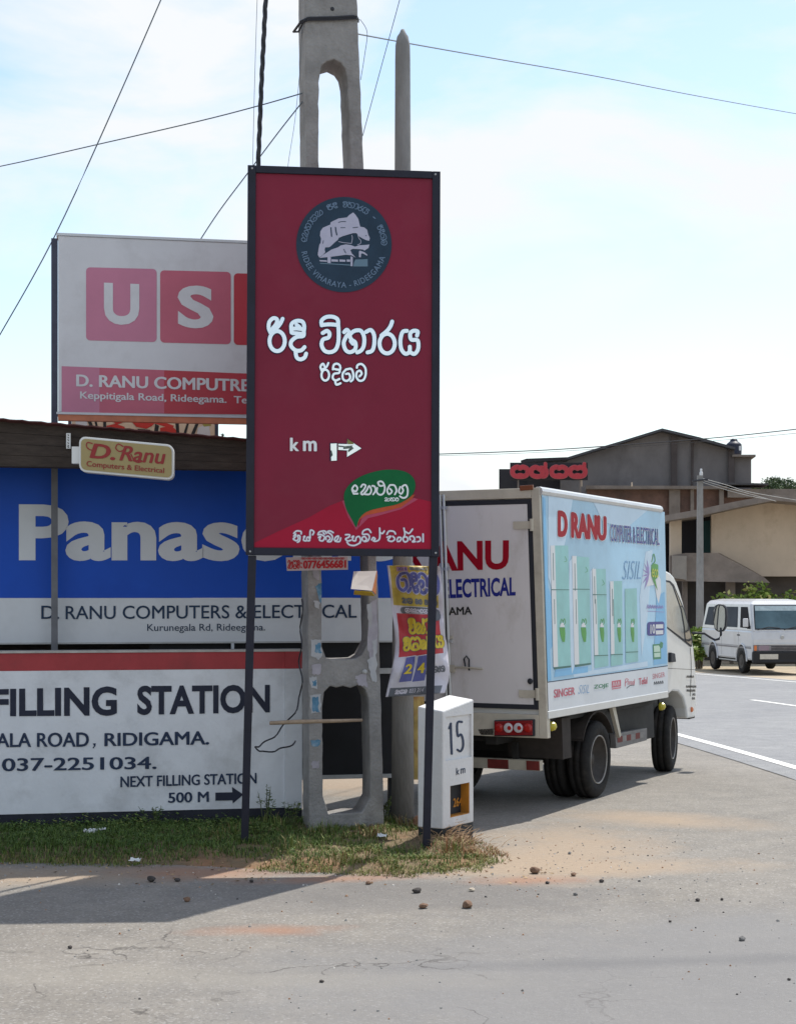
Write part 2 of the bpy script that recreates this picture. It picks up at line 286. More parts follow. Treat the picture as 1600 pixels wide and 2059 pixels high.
# ------------------------------------------------------------------ the ground
def road_material(name, ca, cb, sand, with_masks):
    m = bpy.data.materials.new(name); m.use_nodes = True; t = m.node_tree; b = t.nodes['Principled BSDF']; b.inputs['Roughness'].default_value = .85
    b.inputs['Specular IOR Level'].default_value = .3
    N = lambda ty: t.nodes.new(ty); K = t.links.new
    tcn = N('ShaderNodeTexCoord'); P = tcn.outputs['Object']
    def noise(s, det=8, rough=.65, vec=P):
        n = N('ShaderNodeTexNoise'); n.inputs['Scale'].default_value = s; n.inputs['Detail'].default_value = det; n.inputs['Roughness'].default_value = rough; K(vec, n.inputs[0]); return n.outputs[0]
    def rng(v, a, b_, c=0., d=1.):
        n = N('ShaderNodeMapRange'); n.inputs[1].default_value = a; n.inputs[2].default_value = b_; n.inputs[3].default_value = c; n.inputs[4].default_value = d; K(v, n.inputs[0]); return n.outputs[0]
    def mth(op, a, b_):
        n = N('ShaderNodeMath'); n.operation = op
        for i, q in enumerate((a, b_)):
            if isinstance(q, (int, float)): n.inputs[i].default_value = q
            else: K(q, n.inputs[i])
        return n.outputs[0]
    def mixc(f, a, b_, blend='MIX'):
        n = N('ShaderNodeMix'); n.data_type = 'RGBA'; n.blend_type = blend
        if isinstance(f, (int, float)): n.inputs[0].default_value = f
        else: K(f, n.inputs[0])
        for i, q in ((6, a), (7, b_)):
            if isinstance(q, tuple): n.inputs[i].default_value = (*q, 1)
            else: K(q, n.inputs[i])
        return n.outputs[2]
    def blob(cx, cy, rx, ry, lo=1.15, hi=.75, ns=2.5, amp=.9, rot=0.):
        mpn = N('ShaderNodeMapping'); mpn.vector_type = 'TEXTURE'; mpn.inputs['Location'].default_value = (cx, cy, 0); mpn.inputs['Rotation'].default_value = (0, 0, rot); mpn.inputs['Scale'].default_value = (rx, ry, 1)
        K(P, mpn.inputs[0]); l = N('ShaderNodeVectorMath'); l.operation = 'LENGTH'; K(mpn.outputs[0], l.inputs[0])
        nn = mth('MULTIPLY', mth('SUBTRACT', noise(ns, 9, .7), .5), amp*2)
        return rng(mth('ADD', l.outputs[1] if len(l.outputs) > 1 else l.outputs[0], nn), lo, hi)
    big = rng(noise(.55, 5), .35, .65); mid = rng(noise(4, 9, .7), .3, .7)
    col = mixc(big, ca, cb); col = mixc(rng(noise(1.7, 8, .7), .35, .7, 0, .5), col, tuple(c*.8 for c in ca))
    col = mixc(mid, mixc(1., col, (.84, .84, .85), 'MULTIPLY'), mixc(1., col, (1.13, 1.12, 1.10), 'MULTIPLY'))
    # aggregate: pale and dark chips
    v = N('ShaderNodeTexVoronoi'); v.inputs['Scale'].default_value = 95; K(P, v.inputs[0])
    sx = N('ShaderNodeSeparateColor'); K(v.outputs['Color'], sx.inputs[0])
    col = mixc(rng(sx.outputs[0], .86, .92, 0, .28), col, (.5, .49, .47)); col = mixc(rng(sx.outputs[1], .8, .9, 0, .25), col, (.05, .05, .052))
    if with_masks:
        col = mixc(mth('MULTIPLY', blob(2.4, 6.6, 3.1, 1.9, 1.2, .7, .8, .5), .75), col, (.190, .188, .188))      # smoother, bluer asphalt of the junction
        col = mixc(mth('MULTIPLY', blob(.1, 8.9, 1.2, .55, 1.2, .6, 1.5, .6), .55), col, (.125, .12, .118))
        col = mixc(mth('MULTIPLY', blob(1.0, 7.25, 1.3, .10, 1.4, .2, 2., .9, .12), .45), col, (.12, .12, .125)); col = mixc(mth('MULTIPLY', blob(-1.2, 7.0, 1.6, .2, 1.4, .2, 1.5, .9, -.06), .4), col, (.27, .25, .215))
        sn = rng(noise(30, 6, .7), .3, .7)
        sandc = mixc(sn, sand, tuple(c*.78 for c in sand))
        for q in ((1.1, 10.45, .60, 1.05, 1.35, .35, 2.2, 1.0, -.2), (.75, 10.0, .45, .5, 1.3, .4, 3., 1., 0), (1.0, 9.75, 1.1, .30, 1.3, .4, 3., .9, .12), (-1.4, 15.2, 1.7, 2.2, 1.1, .8, 1., .5, 0), (1.9, 11.9, .7, .35, 1.4, .3, 2.5, .9, -.5), (-2.6, 9.5, 1.5, .33, 1.3, .5, 3, .8, 0)):
            col = mixc(mth('MULTIPLY', blob(*q), .82), col, sandc)
        for q in ((-1.15, 9.62, .46, .26, 1.35, .3, 4, .9, 0), (-.62, 7.95, .33, .12, 1.4, .1, 4, 1.1, .1), (.75, 9.35, .32, .14, 1.4, .2, 4, 1.1, .1), (-.35, 9.40, .5, .12, 1.4, .3, 4, 1., .2)):
            col = mixc(mth('MULTIPLY', blob(*q), .6), col, (.33, .165, .095))                                     # red laterite dust
        # cracks of the old surface
        dn = N('ShaderNodeTexNoise'); dn.inputs['Scale'].default_value = 3.; dn.inputs['Detail'].default_value = 8; K(P, dn.inputs[0])
        ad = N('ShaderNodeVectorMath'); ad.operation = 'MULTIPLY_ADD'; K(dn.outputs['Color'], ad.inputs[0]); ad.inputs[1].default_value = (.55, .55, .55); K(P, ad.inputs[2])
        vc = N('ShaderNodeTexVoronoi'); vc.feature = 'DISTANCE_TO_EDGE'; vc.inputs['Scale'].default_value = 1.9; K(ad.outputs[0], vc.inputs[0])
        cmask = mth('MULTIPLY', rng(vc.outputs['Distance'], .016, .004), rng(noise(1.3, 4), .48, .62))
        cmask = mth('MULTIPLY', cmask, blob(-1.4, 6.7, 2.3, 1.3, 1.2, .8, 1.2, .5))
        col = mixc(mth('MULTIPLY', cmask, .8), col, (.05, .045, .042))
    K(col, b.inputs['Base Color'])
    bp = N('ShaderNodeBump'); bp.inputs['Strength'].default_value = .5; bp.inputs['Distance'].default_value = .006
    K(mth('ADD', noise(120, 4, .6), mth('MULTIPLY', noise(18, 6), 1.2)), bp.inputs['Height']); K(bp.outputs[0], b.inputs['Normal'])
    return m
SAND = (.37, .285, .205)
m_side = road_material('worn_asphalt', (.212, .196, .173), (.255, .236, .209), SAND, True)
m_main = road_material('road_asphalt', (.225, .23, .24), (.26, .265, .27), SAND, False)
m_earth = mat('sandy_earth', (.40, .33, .24), .95, .3, .8, .5, 30, dirt=(.10, .13, .05), damt=.7, dscale=.35)
def sheet(name, xs, ys, dz, m):
    mb = MB(); nx = len(xs); vs = [(x, y, gz(x, y)+dz) for y in ys for x in xs]
    mb.add(vs, [(j*nx+i, j*nx+i+1, (j+1)*nx+i+1, (j+1)*nx+i) for j in range(len(ys)-1) for i in range(nx-1)])
    return tag(mb.build(name, m), None, None, kind='structure')
ysl = [-30, 0, 14]+[16+2*i for i in range(15)]+[50, 80, 200, 2500]
sheet('ground', [-1500, -200, -40, 40, 200, 1500], ysl, -.012, m_earth)
sheet('side_road', [-14, 0, 16], [-8, 0, 14, 16, 18, 20, 22, 24, 26], 0, m_side)
RC, RR = (-146.0, 6.0), (150.1, 153.9, 158.0)
def arc(r, a): return (RC[0]+r*math.cos(a), RC[1]+r*math.sin(a))
def arc_strip(name, r0, r1, a0, a1, dz, m, n=60, wob=0.):
    mb = MB(); vs = []
    for i in range(n+1):
        a = a0+(a1-a0)*i/n
        for r in (r0, (2*r0+r1)/3, (r0+2*r1)/3, r1):
            x, y = arc(r+(rnd.uniform(-wob, wob) if wob else 0), a); vs.append((x, y, gz(x, y)+dz))
    mb.add(vs, [(i*4+j, i*4+j+1, i*4+5+j, i*4+4+j) for i in range(n) for j in range(3)])
    return tag(mb.build(name, m), None, None, kind='structure')
arc_strip('main_road', RR[0]-.35, RR[2]+.5, -.12, .55, .006, m_main)
m_line = mat('worn_road_paint', (.78, .78, .74), .7, .12, 9, dirt=(.3, .3, .3), damt=.55, dscale=5)
arc_strip('road_edge_line', RR[0]-.06, RR[0]+.06, -.12, .1, .010, m_line)
arc_strip('road_far_edge_line', RR[2]-.05, RR[2]+.05, -.1, .55, .010, m_line)
for k in range(7): arc_strip('road_centre_dash', RR[1]-.055, RR[1]+.055, -.02+.0495*k+.0395, -.02+.0495*k+.0695, .010, m_line, 6)

# the raised verge with its earth, grass and loose stones
VP = [(-5.2, 9.95), (-3.4, 9.95), (-2.4, 9.92), (-1.335, 9.80), (-.95, 9.70), (-.58, 9.55), (0, 9.46), (.3, 9.55), (.5, 9.75), (.66, 10.0), (.64, 10.4), (.52, 10.8), (.3, 11.25), (.15, 11.7), (-.3, 11.95), (-.66, 11.8), (-5.2, 10.85)]
VPn = np.array(VP)
def vdist(x, y):                                   # signed distance to the edge of the verge, inside positive
    a = VPn; b = np.roll(VPn, -1, 0); d = b-a; t = np.clip(((x-a[:, 0])*d[:, 0]+(y-a[:, 1])*d[:, 1])/(d**2).sum(1), 0, 1)
    m = np.hypot(a[:, 0]+t*d[:, 0]-x, a[:, 1]+t*d[:, 1]-y).min()
    c = ((a[:, 1] > y) != (b[:, 1] > y)) & (x < (b[:, 0]-a[:, 0])*(y-a[:, 1])/(b[:, 1]-a[:, 1]+1e-12)+a[:, 0])
    return m if c.sum() % 2 else -m
from mathutils import noise as mn
def vh(x, y):
    d = vdist(x, y)
    s = max(0., min(1., (d+.06)/.5)); s = s*s*(3-2*s)
    h = .062*s*(1-.85*math.exp(-((x-.15)**2+(y-10.15)**2)/.16))
    h += .12*math.exp(-((x-.30)**2/.02+(y-10.72)**2/.03)) * s
    h += s*.022*mn.noise((x*4, y*4, 0))+s*.012*mn.noise((x*13, y*13, 3))
    return h-.015*(1-s)
mb = MB(); nx, ny = 150, 64
vs = []
for j in range(ny+1):
    for i in range(nx+1):
        x = -5.4+6.3*i/nx; y = 9.3+2.8*j/ny; vs.append((x, y, vh(x, y)))
mb.add(vs, [(j*(nx+1)+i, j*(nx+1)+i+1, (j+1)*(nx+1)+i+1, (j+1)*(nx+1)+i) for j in range(ny) for i in range(nx) if vdist(-5.4+6.3*(i+.5)/nx, 9.3+2.8*(j+.5)/ny) > -.12])
m_soil = mat('verge_soil', (.17, .125, .075), .95, .35, 7, .8, 45, dirt=(.34, .16, .08), damt=.8, dscale=1.4)
tag(mb.build('verge', m_soil, smooth=True), None, None, kind='structure')

# grass: one mass of blades, several greens and straw
GM = [mat('grass_green', (.105, .165, .032), .6), mat('grass_dark', (.055, .105, .022), .6), mat('grass_yellow', (.18, .20, .05), .65), mat('grass_straw', (.26, .205, .095), .8), mat('grass_rust', (.27, .13, .06), .85)]
mb = MB()
def blade(x, y, z, h, w, a, lean, mi):
    dx, dy = math.cos(a), math.sin(a); ex, ey = -dy*w/2, dx*w/2; mb.cur = mi
    l1, l2 = lean*h*.35, lean*h
    mb.add([(x-ex, y-ey, z-.004), (x+ex, y+ey, z-.004), (x+dx*l1+ex*.8, y+dy*l1+ey*.8, z+h*.6), (x+dx*l1-ex*.8, y+dy*l1-ey*.8, z+h*.6), (x+dx*l2, y+dy*l2, z+h*(1-.25*lean))], [(0, 1, 2, 3), (3, 2, 4)])
n = 0
while n < 36000:
    x = rnd.uniform(-3.4, .68); y = rnd.uniform(9.4, 11.75); d = vdist(x, y)
    if d < -.03+.13*mn.noise((x*5, y*5, 1)): continue
    pn = .5+.5*mn.noise((x*2.2, y*2.2, 5)); pn2 = .5+.5*mn.noise((x*7, y*7, 9))
    dirt = 1.3*math.exp(-((x+1.12)**2/.16+(y-9.80)**2/.035))+math.exp(-((x-.3)**2/.05+(y-10.75)**2/.12))+.6*math.exp(-((x-.05)**2/.04+(y-10.6)**2/.05))
    if rnd.random() < min(.96, 1.1*dirt): n += .25; continue
    lush = max(0., min(1., (-x-.2)/1.6))*max(0., min(1., (y-9.75)/.55))
    if pn2 < .44-.32*lush and rnd.random() < .75: continue
    h = (.016+.024*rnd.random())*(1+.9*lush*pn)+.008*pn2
    r_ = rnd.random(); dry = .48-.7*lush+.6*(pn-.5)+.35*(d < .15)
    mi = (3 if rnd.random() < .45 else 2) if r_ < dry else (0 if rnd.random() < .55 else 1)
    if mi == 3 and rnd.random() < .4: mi = 2
    if x > .2 and y > 10.1 and rnd.random() < .75: mi = 4 if rnd.random() < .5 else 3; h *= 1.2
    blade(x, y, vh(x, y), h, .003+.004*rnd.random(), rnd.uniform(0, 6.28), rnd.uniform(.3, 1.6), mi); n += 1
# tufts of broader weeds through the turf
for _ in range(520):
    x = rnd.uniform(-3.3, -.5); y = rnd.uniform(10.2, 11.1)+.19*(x+2.7)
    if vdist(x, y) < .1: continue
    z = vh(x, y); wallk = max(0., 1-abs(y-(11.0+.196*(x+2.667))+.12)/.3)*max(0., min(1., (-x-.9)/.8)); k = rnd.uniform(.5, 1.1)*(1+1.0*wallk*(.5+.5*mn.noise((x*3, 0, 0))))
    if rnd.random() > .35+.65*wallk: continue
    for q in range(16):
        a = rnd.uniform(0, 6.28); r_ = rnd.uniform(.01, .075)*k; zz = z+rnd.uniform(.01, .06)*k; mb.cur = rnd.choice((0, 0, 1, 1, 2)); s = rnd.uniform(.006, .012)*k
        px, py = x+r_*math.cos(a), y+r_*math.sin(a); b2 = rnd.uniform(0, 6.28); dx, dy = math.cos(b2)*s, math.sin(b2)*s
        mb.add([(px-dx, py-dy, zz), (px+dy*.5, py-dx*.5, zz+s*.5), (px+dx, py+dy, zz+s*.7), (px-dy*.5, py+dx*.5, zz+s*.1)], [(0, 1, 2, 3)])
for px_, py_, n_ in ((470, 1672, 40), (640, 1668, 60), (745, 1672, 70), (815, 1650, 60), (905, 1690, 60), (560, 1655, 50), (590, 1700, 40), (690, 1716, 40)):
    d_ = 3300*1.53/(py_-1199); x0, y0 = (px_-800)*d_/3300, d_-.03
    for _ in range(n_):
        x, y = x0+rnd.gauss(0, .05), y0+rnd.gauss(0, .03); blade(x, y, vh(x, y), rnd.uniform(.05, .13), .004+.003*rnd.random(), rnd.uniform(0, 6.28), rnd.uniform(.2, 1.1), rnd.choice((0, 2, 3, 3, 4)) if x > -.4 else rnd.choice((0, 0, 1, 2, 3)))
tag(mb.build('grass', GM), 'short patchy green and straw grass covering the earth verge below the wall', 'grass', kind='stuff')

# dead leaves and scraps of straw blown about, too many to count
mb = MB(); DM = [mat('dead_leaf_brown', (.16, .09, .045), .8), mat('dead_leaf_tan', (.38, .27, .15), .8)]
for _ in range(260):
    x, y = rnd.uniform(-2.8, .9), rnd.gauss(9.75, .28)
    if vdist(x, y) > .75: continue
    z = max(vh(x, y), 0) if vdist(x, y) > 0 else 0; s = rnd.uniform(.006, .017); a = rnd.uniform(0, 6.28); dx, dy = math.cos(a)*s, math.sin(a)*s; mb.cur = rnd.choice((0, 1)); e = .25 if rnd.random() < .4 else .5
    mb.add([(x-dx, y-dy, z+.004), (x+dy*e, y-dx*e, z+.004+s*.4), (x+dx, y+dy, z+.006+s*rnd.uniform(0, .5)), (x-dy*e, y+dx*e, z+.003)], [(0, 1, 2, 3)])
tag(mb.build('dead_leaves', DM), 'dead brown leaves and straw bits strewn along the edge of the verge', 'dead leaves', kind='stuff')
# gravel too small and many to count
mb = MB(); GV = [mat('gravel_grey', (.30, .29, .27), .9), mat('gravel_dark', (.09, .085, .08), .9), mat('gravel_rust', (.33, .19, .11), .9), mat('gravel_pale', (.62, .58, .52), .9)]
def pebble(x, y, z, s):
    mb.cur = rnd.choice((0, 0, 0, 1, 2, 2, 3)); a = rnd.uniform(0, 6.28); k = 5
    lo = [(x+s*math.cos(a+6.28*i/k)*rnd.uniform(.7, 1.2), y+s*math.sin(a+6.28*i/k)*rnd.uniform(.7, 1.2), z-.001) for i in range(k)]
    hi = [(x+(p[0]-x)*.55+rnd.uniform(-.2, .2)*s, y+(p[1]-y)*.55, z+s*rnd.uniform(.5, .95)) for p in lo]
    mb.add(lo+hi, [list(range(k, 2*k))]+[(i, (i+1) % k, k+(i+1) % k, k+i) for i in range(k)])
for _ in range(1200):
    q = rnd.random()
    if q < .35: x, y = rnd.gauss(1.0, .65), rnd.gauss(10.1, .75)
    elif q < .55: x, y = rnd.uniform(-3, .9), rnd.gauss(9.45, .22)
    else: x, y = rnd.uniform(-2.6, 2.6), rnd.uniform(6.0, 11)
    if vdist(x, y) > .1 or y > 12: continue
    pebble(x, y, .0, abs(rnd.gauss(0, .0034))+.0016)
tag(mb.build('gravel', GV), 'fine loose grit scattered over the asphalt and sand', 'gravel', kind='stuff')

# ------------------------------------------------------------------ boundary wall of the filling station
WD = Vector((.9813, .1925, 0)); WN = Vector((.1925, -.9813, 0)); ZZ = Vector((0, 0, 1))
WO = Vector((-2.667, 11.0, 0))
def wallp(off): return Plane(WO-WN*off, WD, ZZ)
def wfn(off): return lambda u, t, z: WO+WD*u-WN*(off+t)+ZZ*z
WP = wallp(0); w = wfn(0)
uend = WP.uv(607, 1400)[0]; upier = WP.uv(573, 1400)[0]
m_wwall = mat('white_wall_paint', (.68, .70, .73), .8, .07, 3, .25, 40, dirt=(.33, .33, .33), damt=.5, dscale=2.2)
m_redband = mat('red_wall_paint', (.36, .05, .055), .7, .12, 5, .2, 40, dirt=(.2, .05, .05), damt=.5)
m_black = mat('black_wall_paint', (.022, .024, .035), .75, .2, 8)
m_cement = mat('bare_cement', (.42, .40, .37), .9, .2, 8, .5, 50)
m_ltr = mat('navy_black_lettering', (.018, .022, .042), .6, .15, 10)
m_ltr2 = mat('brushed_navy_lettering', (.02, .035, .075), .6, .2, 14)
bw = thing('boundary_wall', 'low white wall with red top band painted FILLING STATION', 'wall', WO)
MB().box(w, (-4, 0, .155), (upier-.001, .13, 1.117)).build('wall_body', m_wwall, bw)
MB().box(w, (upier, -.012, .15), (uend, .14, 1.117)).build('end_pier', m_wwall, bw)
MB().box(w, (-4, 0, 1.118), (upier-.001, .13, 1.236)).build('red_band', m_redband, bw)
MB().box(w, (upier, -.012, 1.118), (uend, .14, 1.236)).build('red_band', m_redband, bw)
MB().box(w, (-4, -.008, 1.237), (uend+.004, .148, 1.252)).build('coping', m_cement, bw)
MB().box(w, (-4, .004, -.1), (uend, .14, .154)).build('plinth', m_black, bw)
wp = WP.px
def jit(fn, a=.7):                                 # brushed by hand: edges wander a little
    return lambda x, y, h=0: fn(x+a*mn.noise((x*.23, y*.23, 7)), y+a*mn.noise((x*.21, y*.21, 2)), h)
wj = jit(wp, .4)
mb = MB()
text(mb, wj, 'FILLING', (-14, 1441.5), (235, 1439.5), (235, 1380), (-14, 1385.5), .004, .045)
text(mb, wj, 'STATION', (276, 1438.5), (542.5, 1433.5), (542.5, 1376.5), (276, 1379), .004, .045)
mb.build('headline_lettering', m_ltr, bw)
mb = MB()
text(mb, wj, 'ALA ROAD', (-8, 1503), (179, 1502), (179, 1472.5), (-8, 1474.5), .004, .022)
mb.poly([wj(186.5, 1495, .004), wj(192.5, 1495, .004), wj(192, 1500, .004), wj(188, 1505.5, .004), wj(186, 1504, .004), wj(189, 1500, .004)])
mb.build('address_lettering', m_ltr2, bw); mb = MB(); text(mb, wj, 'RIDIGAMA.', (210, 1501), (420.5, 1497.5), (420.5, 1470), (210, 1474), .004, .022)
mb.build('address_lettering', m_ltr2, bw); mb = MB(); text(mb, wj, '037-2251034.', (4, 1551.5), (315, 1546.5), (315, 1521.5), (4, 1525), .004, .018)
mb.build('telephone_lettering', m_ltr2, bw)
mb = MB()
text(mb, wj, 'NEXT FILLING STATION', (242, 1583.5), (516, 1576), (516, 1554), (242, 1561.5), .004, .022)
mb.build('direction_lettering', m_ltr2, bw); mb = MB(); text(mb, wj, '500 M', (338, 1615), (420, 1613), (420, 1591.5), (338, 1594), .004, .022)
mb.build('distance_lettering', m_ltr2, bw)
mb = MB(); mb.poly([wj(*p, .004) for p in [(433, 1594), (467, 1593.5), (466.5, 1582.5), (489, 1598), (468, 1616), (467, 1609.5), (433, 1610.5)]]); mb.build('arrow', m_ltr, bw)

# ------------------------------------------------------------------ shop behind the wall
m_dark = mat('unlit_plaster', (.06, .055, .05), .9, .3, 3)  # shade inside the shop put into the near-black plaster colour
shop = thing('shop_building', 'dark low shop under a brown eave behind the boards', 'building', WO-WN*.9)
fs = wfn(.95)
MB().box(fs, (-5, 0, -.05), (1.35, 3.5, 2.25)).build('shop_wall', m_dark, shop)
# eave: stacked timber strips under a rusty roof sheet, its upper edge falling to the right
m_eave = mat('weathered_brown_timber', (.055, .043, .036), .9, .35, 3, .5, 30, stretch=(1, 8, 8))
m_rust = mat('rusty_roof_sheet', (.10, .035, .035), .75, .3, 6)
EP = wallp(-.22); fe = wfn(-.22)
ua, ub = -2.2, EP.uv(800, 900)[0]
za, zb = EP.uv(0, 846)[1]+.062*(-EP.uv(0, 846)[0]-0) if False else EP.uv(0, 846)[1], EP.uv(495, 886)[1]
u0_, u1_ = EP.uv(0, 846)[0], EP.uv(495, 886)[0]
ztop = lambda u: za+(zb-za)*(u-u0_)/(u1_-u0_)
zbot = lambda u: 2.475+.0*u
mb = MB()
for k in range(4):
    q0, q1 = k/4+.004, (k+1)/4-.004; t = .004*((k+1) % 2)+.006*k
    p = [fe(ua, t, 0), fe(ub, t, 0)]
    lo = lambda u, q: zbot(u)+(ztop(u)-zbot(u))*q
    mb.hexa([fe(ua, t, lo(ua, q0)), fe(ub, t, lo(ub, q0)), fe(ub, .14, lo(ub, q0)), fe(ua, .14, lo(ua, q0)), fe(ua, t, lo(ua, q1)), fe(ub, t, lo(ub, q1)), fe(ub, .14, lo(ub, q1)), fe(ua, .14, lo(ua, q1))])
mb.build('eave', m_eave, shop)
mb = MB(); nn = 120; vs = []
for i in range(nn+1):
    u = ua+(ub-ua)*i/nn; z = ztop(u)+.004+.003*math.sin(i*2.2)
    vs += [fe(u, -.05, z), fe(u, 3.6, z-.45), fe(u, -.05, z+.008), fe(u, 3.6, z-.442)]
mb.add(vs, [q for i in range(nn) for q in ((i*4, i*4+1, i*4+5, i*4+4), (i*4+2, i*4+6, i*4+7, i*4+3), (i*4, i*4+4, i*4+6, i*4+2))])
mb.build('roof', m_rust, shop)
# black sheet gate beside the wall; left stretch added to darken the board gap
m_gate = mat('black_sheet_metal', (.012, .013, .016), .6, .3, 4)
m_galv = mat('galvanised_steel', (.42, .43, .43), .5, .15, 8, metal=.3)
GP = wallp(.42); fg = wfn(.42)
gu0, gu1 = GP.uv(300, 1400)[0], GP.uv(797, 1400)[0]; gz1, gz0 = GP.uv(700, 1288)[1], GP.uv(700, 1566)[1]
gate = thing('sheet_metal_gate', 'black sheet metal gate closing the gap behind the concrete pole', 'gate', fg(gu0, 0, 0))
MB().box(fg, (gu0, .0, gz0+.03), (gu1, .04, gz1)).build('gate_panel', m_gate, gate)
MB().box(fg, (gu0, -.012, gz0), (gu1, .05, gz0+.029)).build('bottom_rail', m_galv, gate)
zr = GP.uv(778, 1349)[1]; MB().box(fg, (GP.uv(600, 1400)[0], -.022, zr-.02), (gu1, -.001, zr+.02)).build('cross_rail', m_galv, gate)
for u in (gu0+.03, gu1-.03): MB().box(fg, (u-.02, .05, -.05), (u+.02, .09, gz1)).build('gate_post', m_gate, gate)

# blue shop board
m_blue = mat('blue_sign_vinyl', (.008, .075, .46), .45, .10, 1.2, dirt=(.004, .04, .30), damt=.4, dscale=.8, spec=.2)
m_wvinyl = mat('white_sign_vinyl', (.60, .63, .66), .4, .05, 2, dirt=(.42, .45, .47), damt=.4, dscale=1.5)
m_navy = mat('navy_vinyl_letters', (.008, .03, .075), .45)
PP = wallp(.36); fp = wfn(.36)
b0, b1 = -2.5, PP.uv(800, 1200)[0]; pz0, pzm, pz1 = PP.uv(300, 1291)[1], PP.uv(300, 1202.5)[1], PP.uv(300, 939)[1]
pb = thing('shop_signboard', 'wide blue and white shop board with big white brand lettering above the wall', 'sign', fp(0, 0, 0))
MB().box(fp, (b0, 0, pzm), (b1, .05, pz1)).build('blue_panel', m_blue, pb)
MB().box(fp, (b0, 0, pz0), (b1, .05, pzm-.0005)).build('white_panel', m_wvinyl, pb)
mb = MB(); mb.box(fp, (b0, -.006, pz1), (b1, .056, pz1+.018)); mb.box(fp, (b0, -.004, pz0-.012), (b1, .054, pz0)); mb.build('frame', m_galv, pb)
for u in (-1.6, -.2): MB().box(fp, (u, .057, -.05), (u+.05, .1, pz1)).build('support_post', m_gate, pb)
u = PP.uv(467, 1300)[0]; MB().box(fp, (u-.008, -.012, pz0-.1), (u+.012, .02, pz0-.013)).build('bracket', m_wvinyl, pb)
q = PP.px; mb = MB()
text(mb, q, 'Panas', (38, 1128), (481.5, 1128.5), (481.5, 1018), (38, 1014), .003, .036)
text(mb, q, 'onic', (485, 1128.5), (790, 1129), (790, 1021), (485, 1018), .003, .028)
mb.build('brand_lettering', m_wvinyl, pb)
mb = MB(); trect(mb, q, 'D.', 83, 1218, 119, 1245, 0, bold=.008); mb.build('shop_lettering', m_navy, pb); mb = MB(); trect(mb, q, 'RANU COMPUTERS & ELECTRICAL', 132, 1218.5, 717, 1245.5, -.005, bold=.008); mb.build('shop_lettering', m_navy, pb)
mb = MB(); text(mb, q, 'Kurunegala Rd, Rideegama.', (296, 1273.5), (533, 1272.5), (533, 1254), (296, 1255), .003, .004); mb.build('address_lettering', m_navy, pb)

# tall white and pink lightbox board on a pole
m_faded = mat('faded_white_acrylic', (.62, .63, .66), .35, .05, 2, dirt=(.42, .41, .42), damt=.4)  # whites and pinks paled to stand in for sun through the translucent board
m_pk = [mat('faded_pink_vinyl', (.52, .20, .30), .4, .08, 2), mat('rose_vinyl', (.50, .125, .185), .4, .1, 2), mat('red_vinyl', (.45, .05, .07), .4, .1, 2)]
m_pole = mat('dark_blue_steel', (.05, .055, .085), .5, .3, 6); m_orange = mat('orange_primer_steel', (.55, .20, .11), .6, .2, 8)
UP = wallp(.21); fu = wfn(.21)
bx = thing('lightbox_billboard', 'faded white and pink lightbox board on a steel pole above the eave', 'billboard', fu(UP.uv(110, 1300)[0], 0, 0))
uu0, uu1 = UP.uv(117, 650)[0], UP.uv(826, 650)[0]; ut, ubz = UP.uv(117, 473)[1], UP.uv(119, 828)[1]
MB().box(fu, (uu0, 0, ubz), (uu1, .16, ut)).build('lightbox', m_faded, bx, bevel=.006)
mb = MB()
mb.box(fu, (uu0-.012, -.006, ut+.0005), (uu1+.012, .17, ut+.018)); mb.box(fu, (uu0-.012, -.006, ubz-.016), (uu1+.012, .17, ubz-.0005)); mb.build('frame', m_wvinyl, bx)
up_ = UP.uv(109.5, 900)[0]
MB().box(fu, (up_-.022, .0, 2.5), (up_+.022, .05, ut-.02)).build('pole', [m_pole], bx)
MB().box(fu, (up_-.022, .001, -.05), (up_+.022, .051, 2.4995)).build('lower_pole', mat('grey_painted_steel', (.13, .135, .15), .5, .25, 5), bx)
up2 = UP.uv(628, 1400)[0]; MB().box(fu, (up2-.022, .175, -.05), (up2+.022, .22, ut-.02)).build('pole', [m_pole], bx)
MB().box(fu, (up_+.024, .0, ubz-.058), (uu1, .05, ubz-.0165)).build('support_beam', m_orange, bx)
q = UP.px
def rr(fn, x0, y0, x1, y1, r, h, sl=0.):
    p = []
    for cx, cy, a in ((x1-r, y0+r, -90), (x1-r, y1-r, 0), (x0+r, y1-r, 90), (x0+r, y0+r, 180)):
        for i in range(5):
            t = R(a+i*22.5); X = cx+r*math.cos(t); p.append(fn(X, cy+r*math.sin(t)+sl*(X-x0), h))
    return p
for i, (xa, mi) in enumerate(((173, 0), (322, 1), (470, 2), (618, 2))):
    mb = MB(); mb.poly(rr(q, xa, 537+6*i, xa+142, 684+4.5*i, 8, .002, .025)); tiles = globals().setdefault('tiles', []); tiles.append(mb.build('letter_tile', m_pk[mi], bx))
mb = MB(); mb.cur = 0
us = [(124, 736, 829), (200, 739, 830), (330, 744, 831.5), (470, 750, 833), (815, 762, 838)]
for i in range(4):
    mb.cur = min(i, 2); a, b = us[i], us[i+1]
    mb.poly([q(a[0], a[1], .002), q(b[0], b[1], .002), q(b[0], b[2], .002), q(a[0], a[2], .002)])
mb.build('pink_strip', m_pk, bx)
mb = MB()
text(mb, q, 'U', (209, 652), (280, 654), (280, 571), (209, 568), .004, .05); mb.build('tile_letter', m_faded, tiles[0]); mb = MB(); text(mb, q, 'S', (357, 659), (429, 661), (429, 575), (357, 573), .004, .05)
mb.build('tile_letter', m_faded, tiles[1]); mb = MB(); text(mb, q, 'H', (508, 666), (578, 668), (578, 581), (508, 579), .004, .05); mb.build('tile_letter', m_faded, tiles[2]); mb = MB(); text(mb, q, 'A', (650, 672), (726, 674), (726, 587), (650, 585), .004, .05)
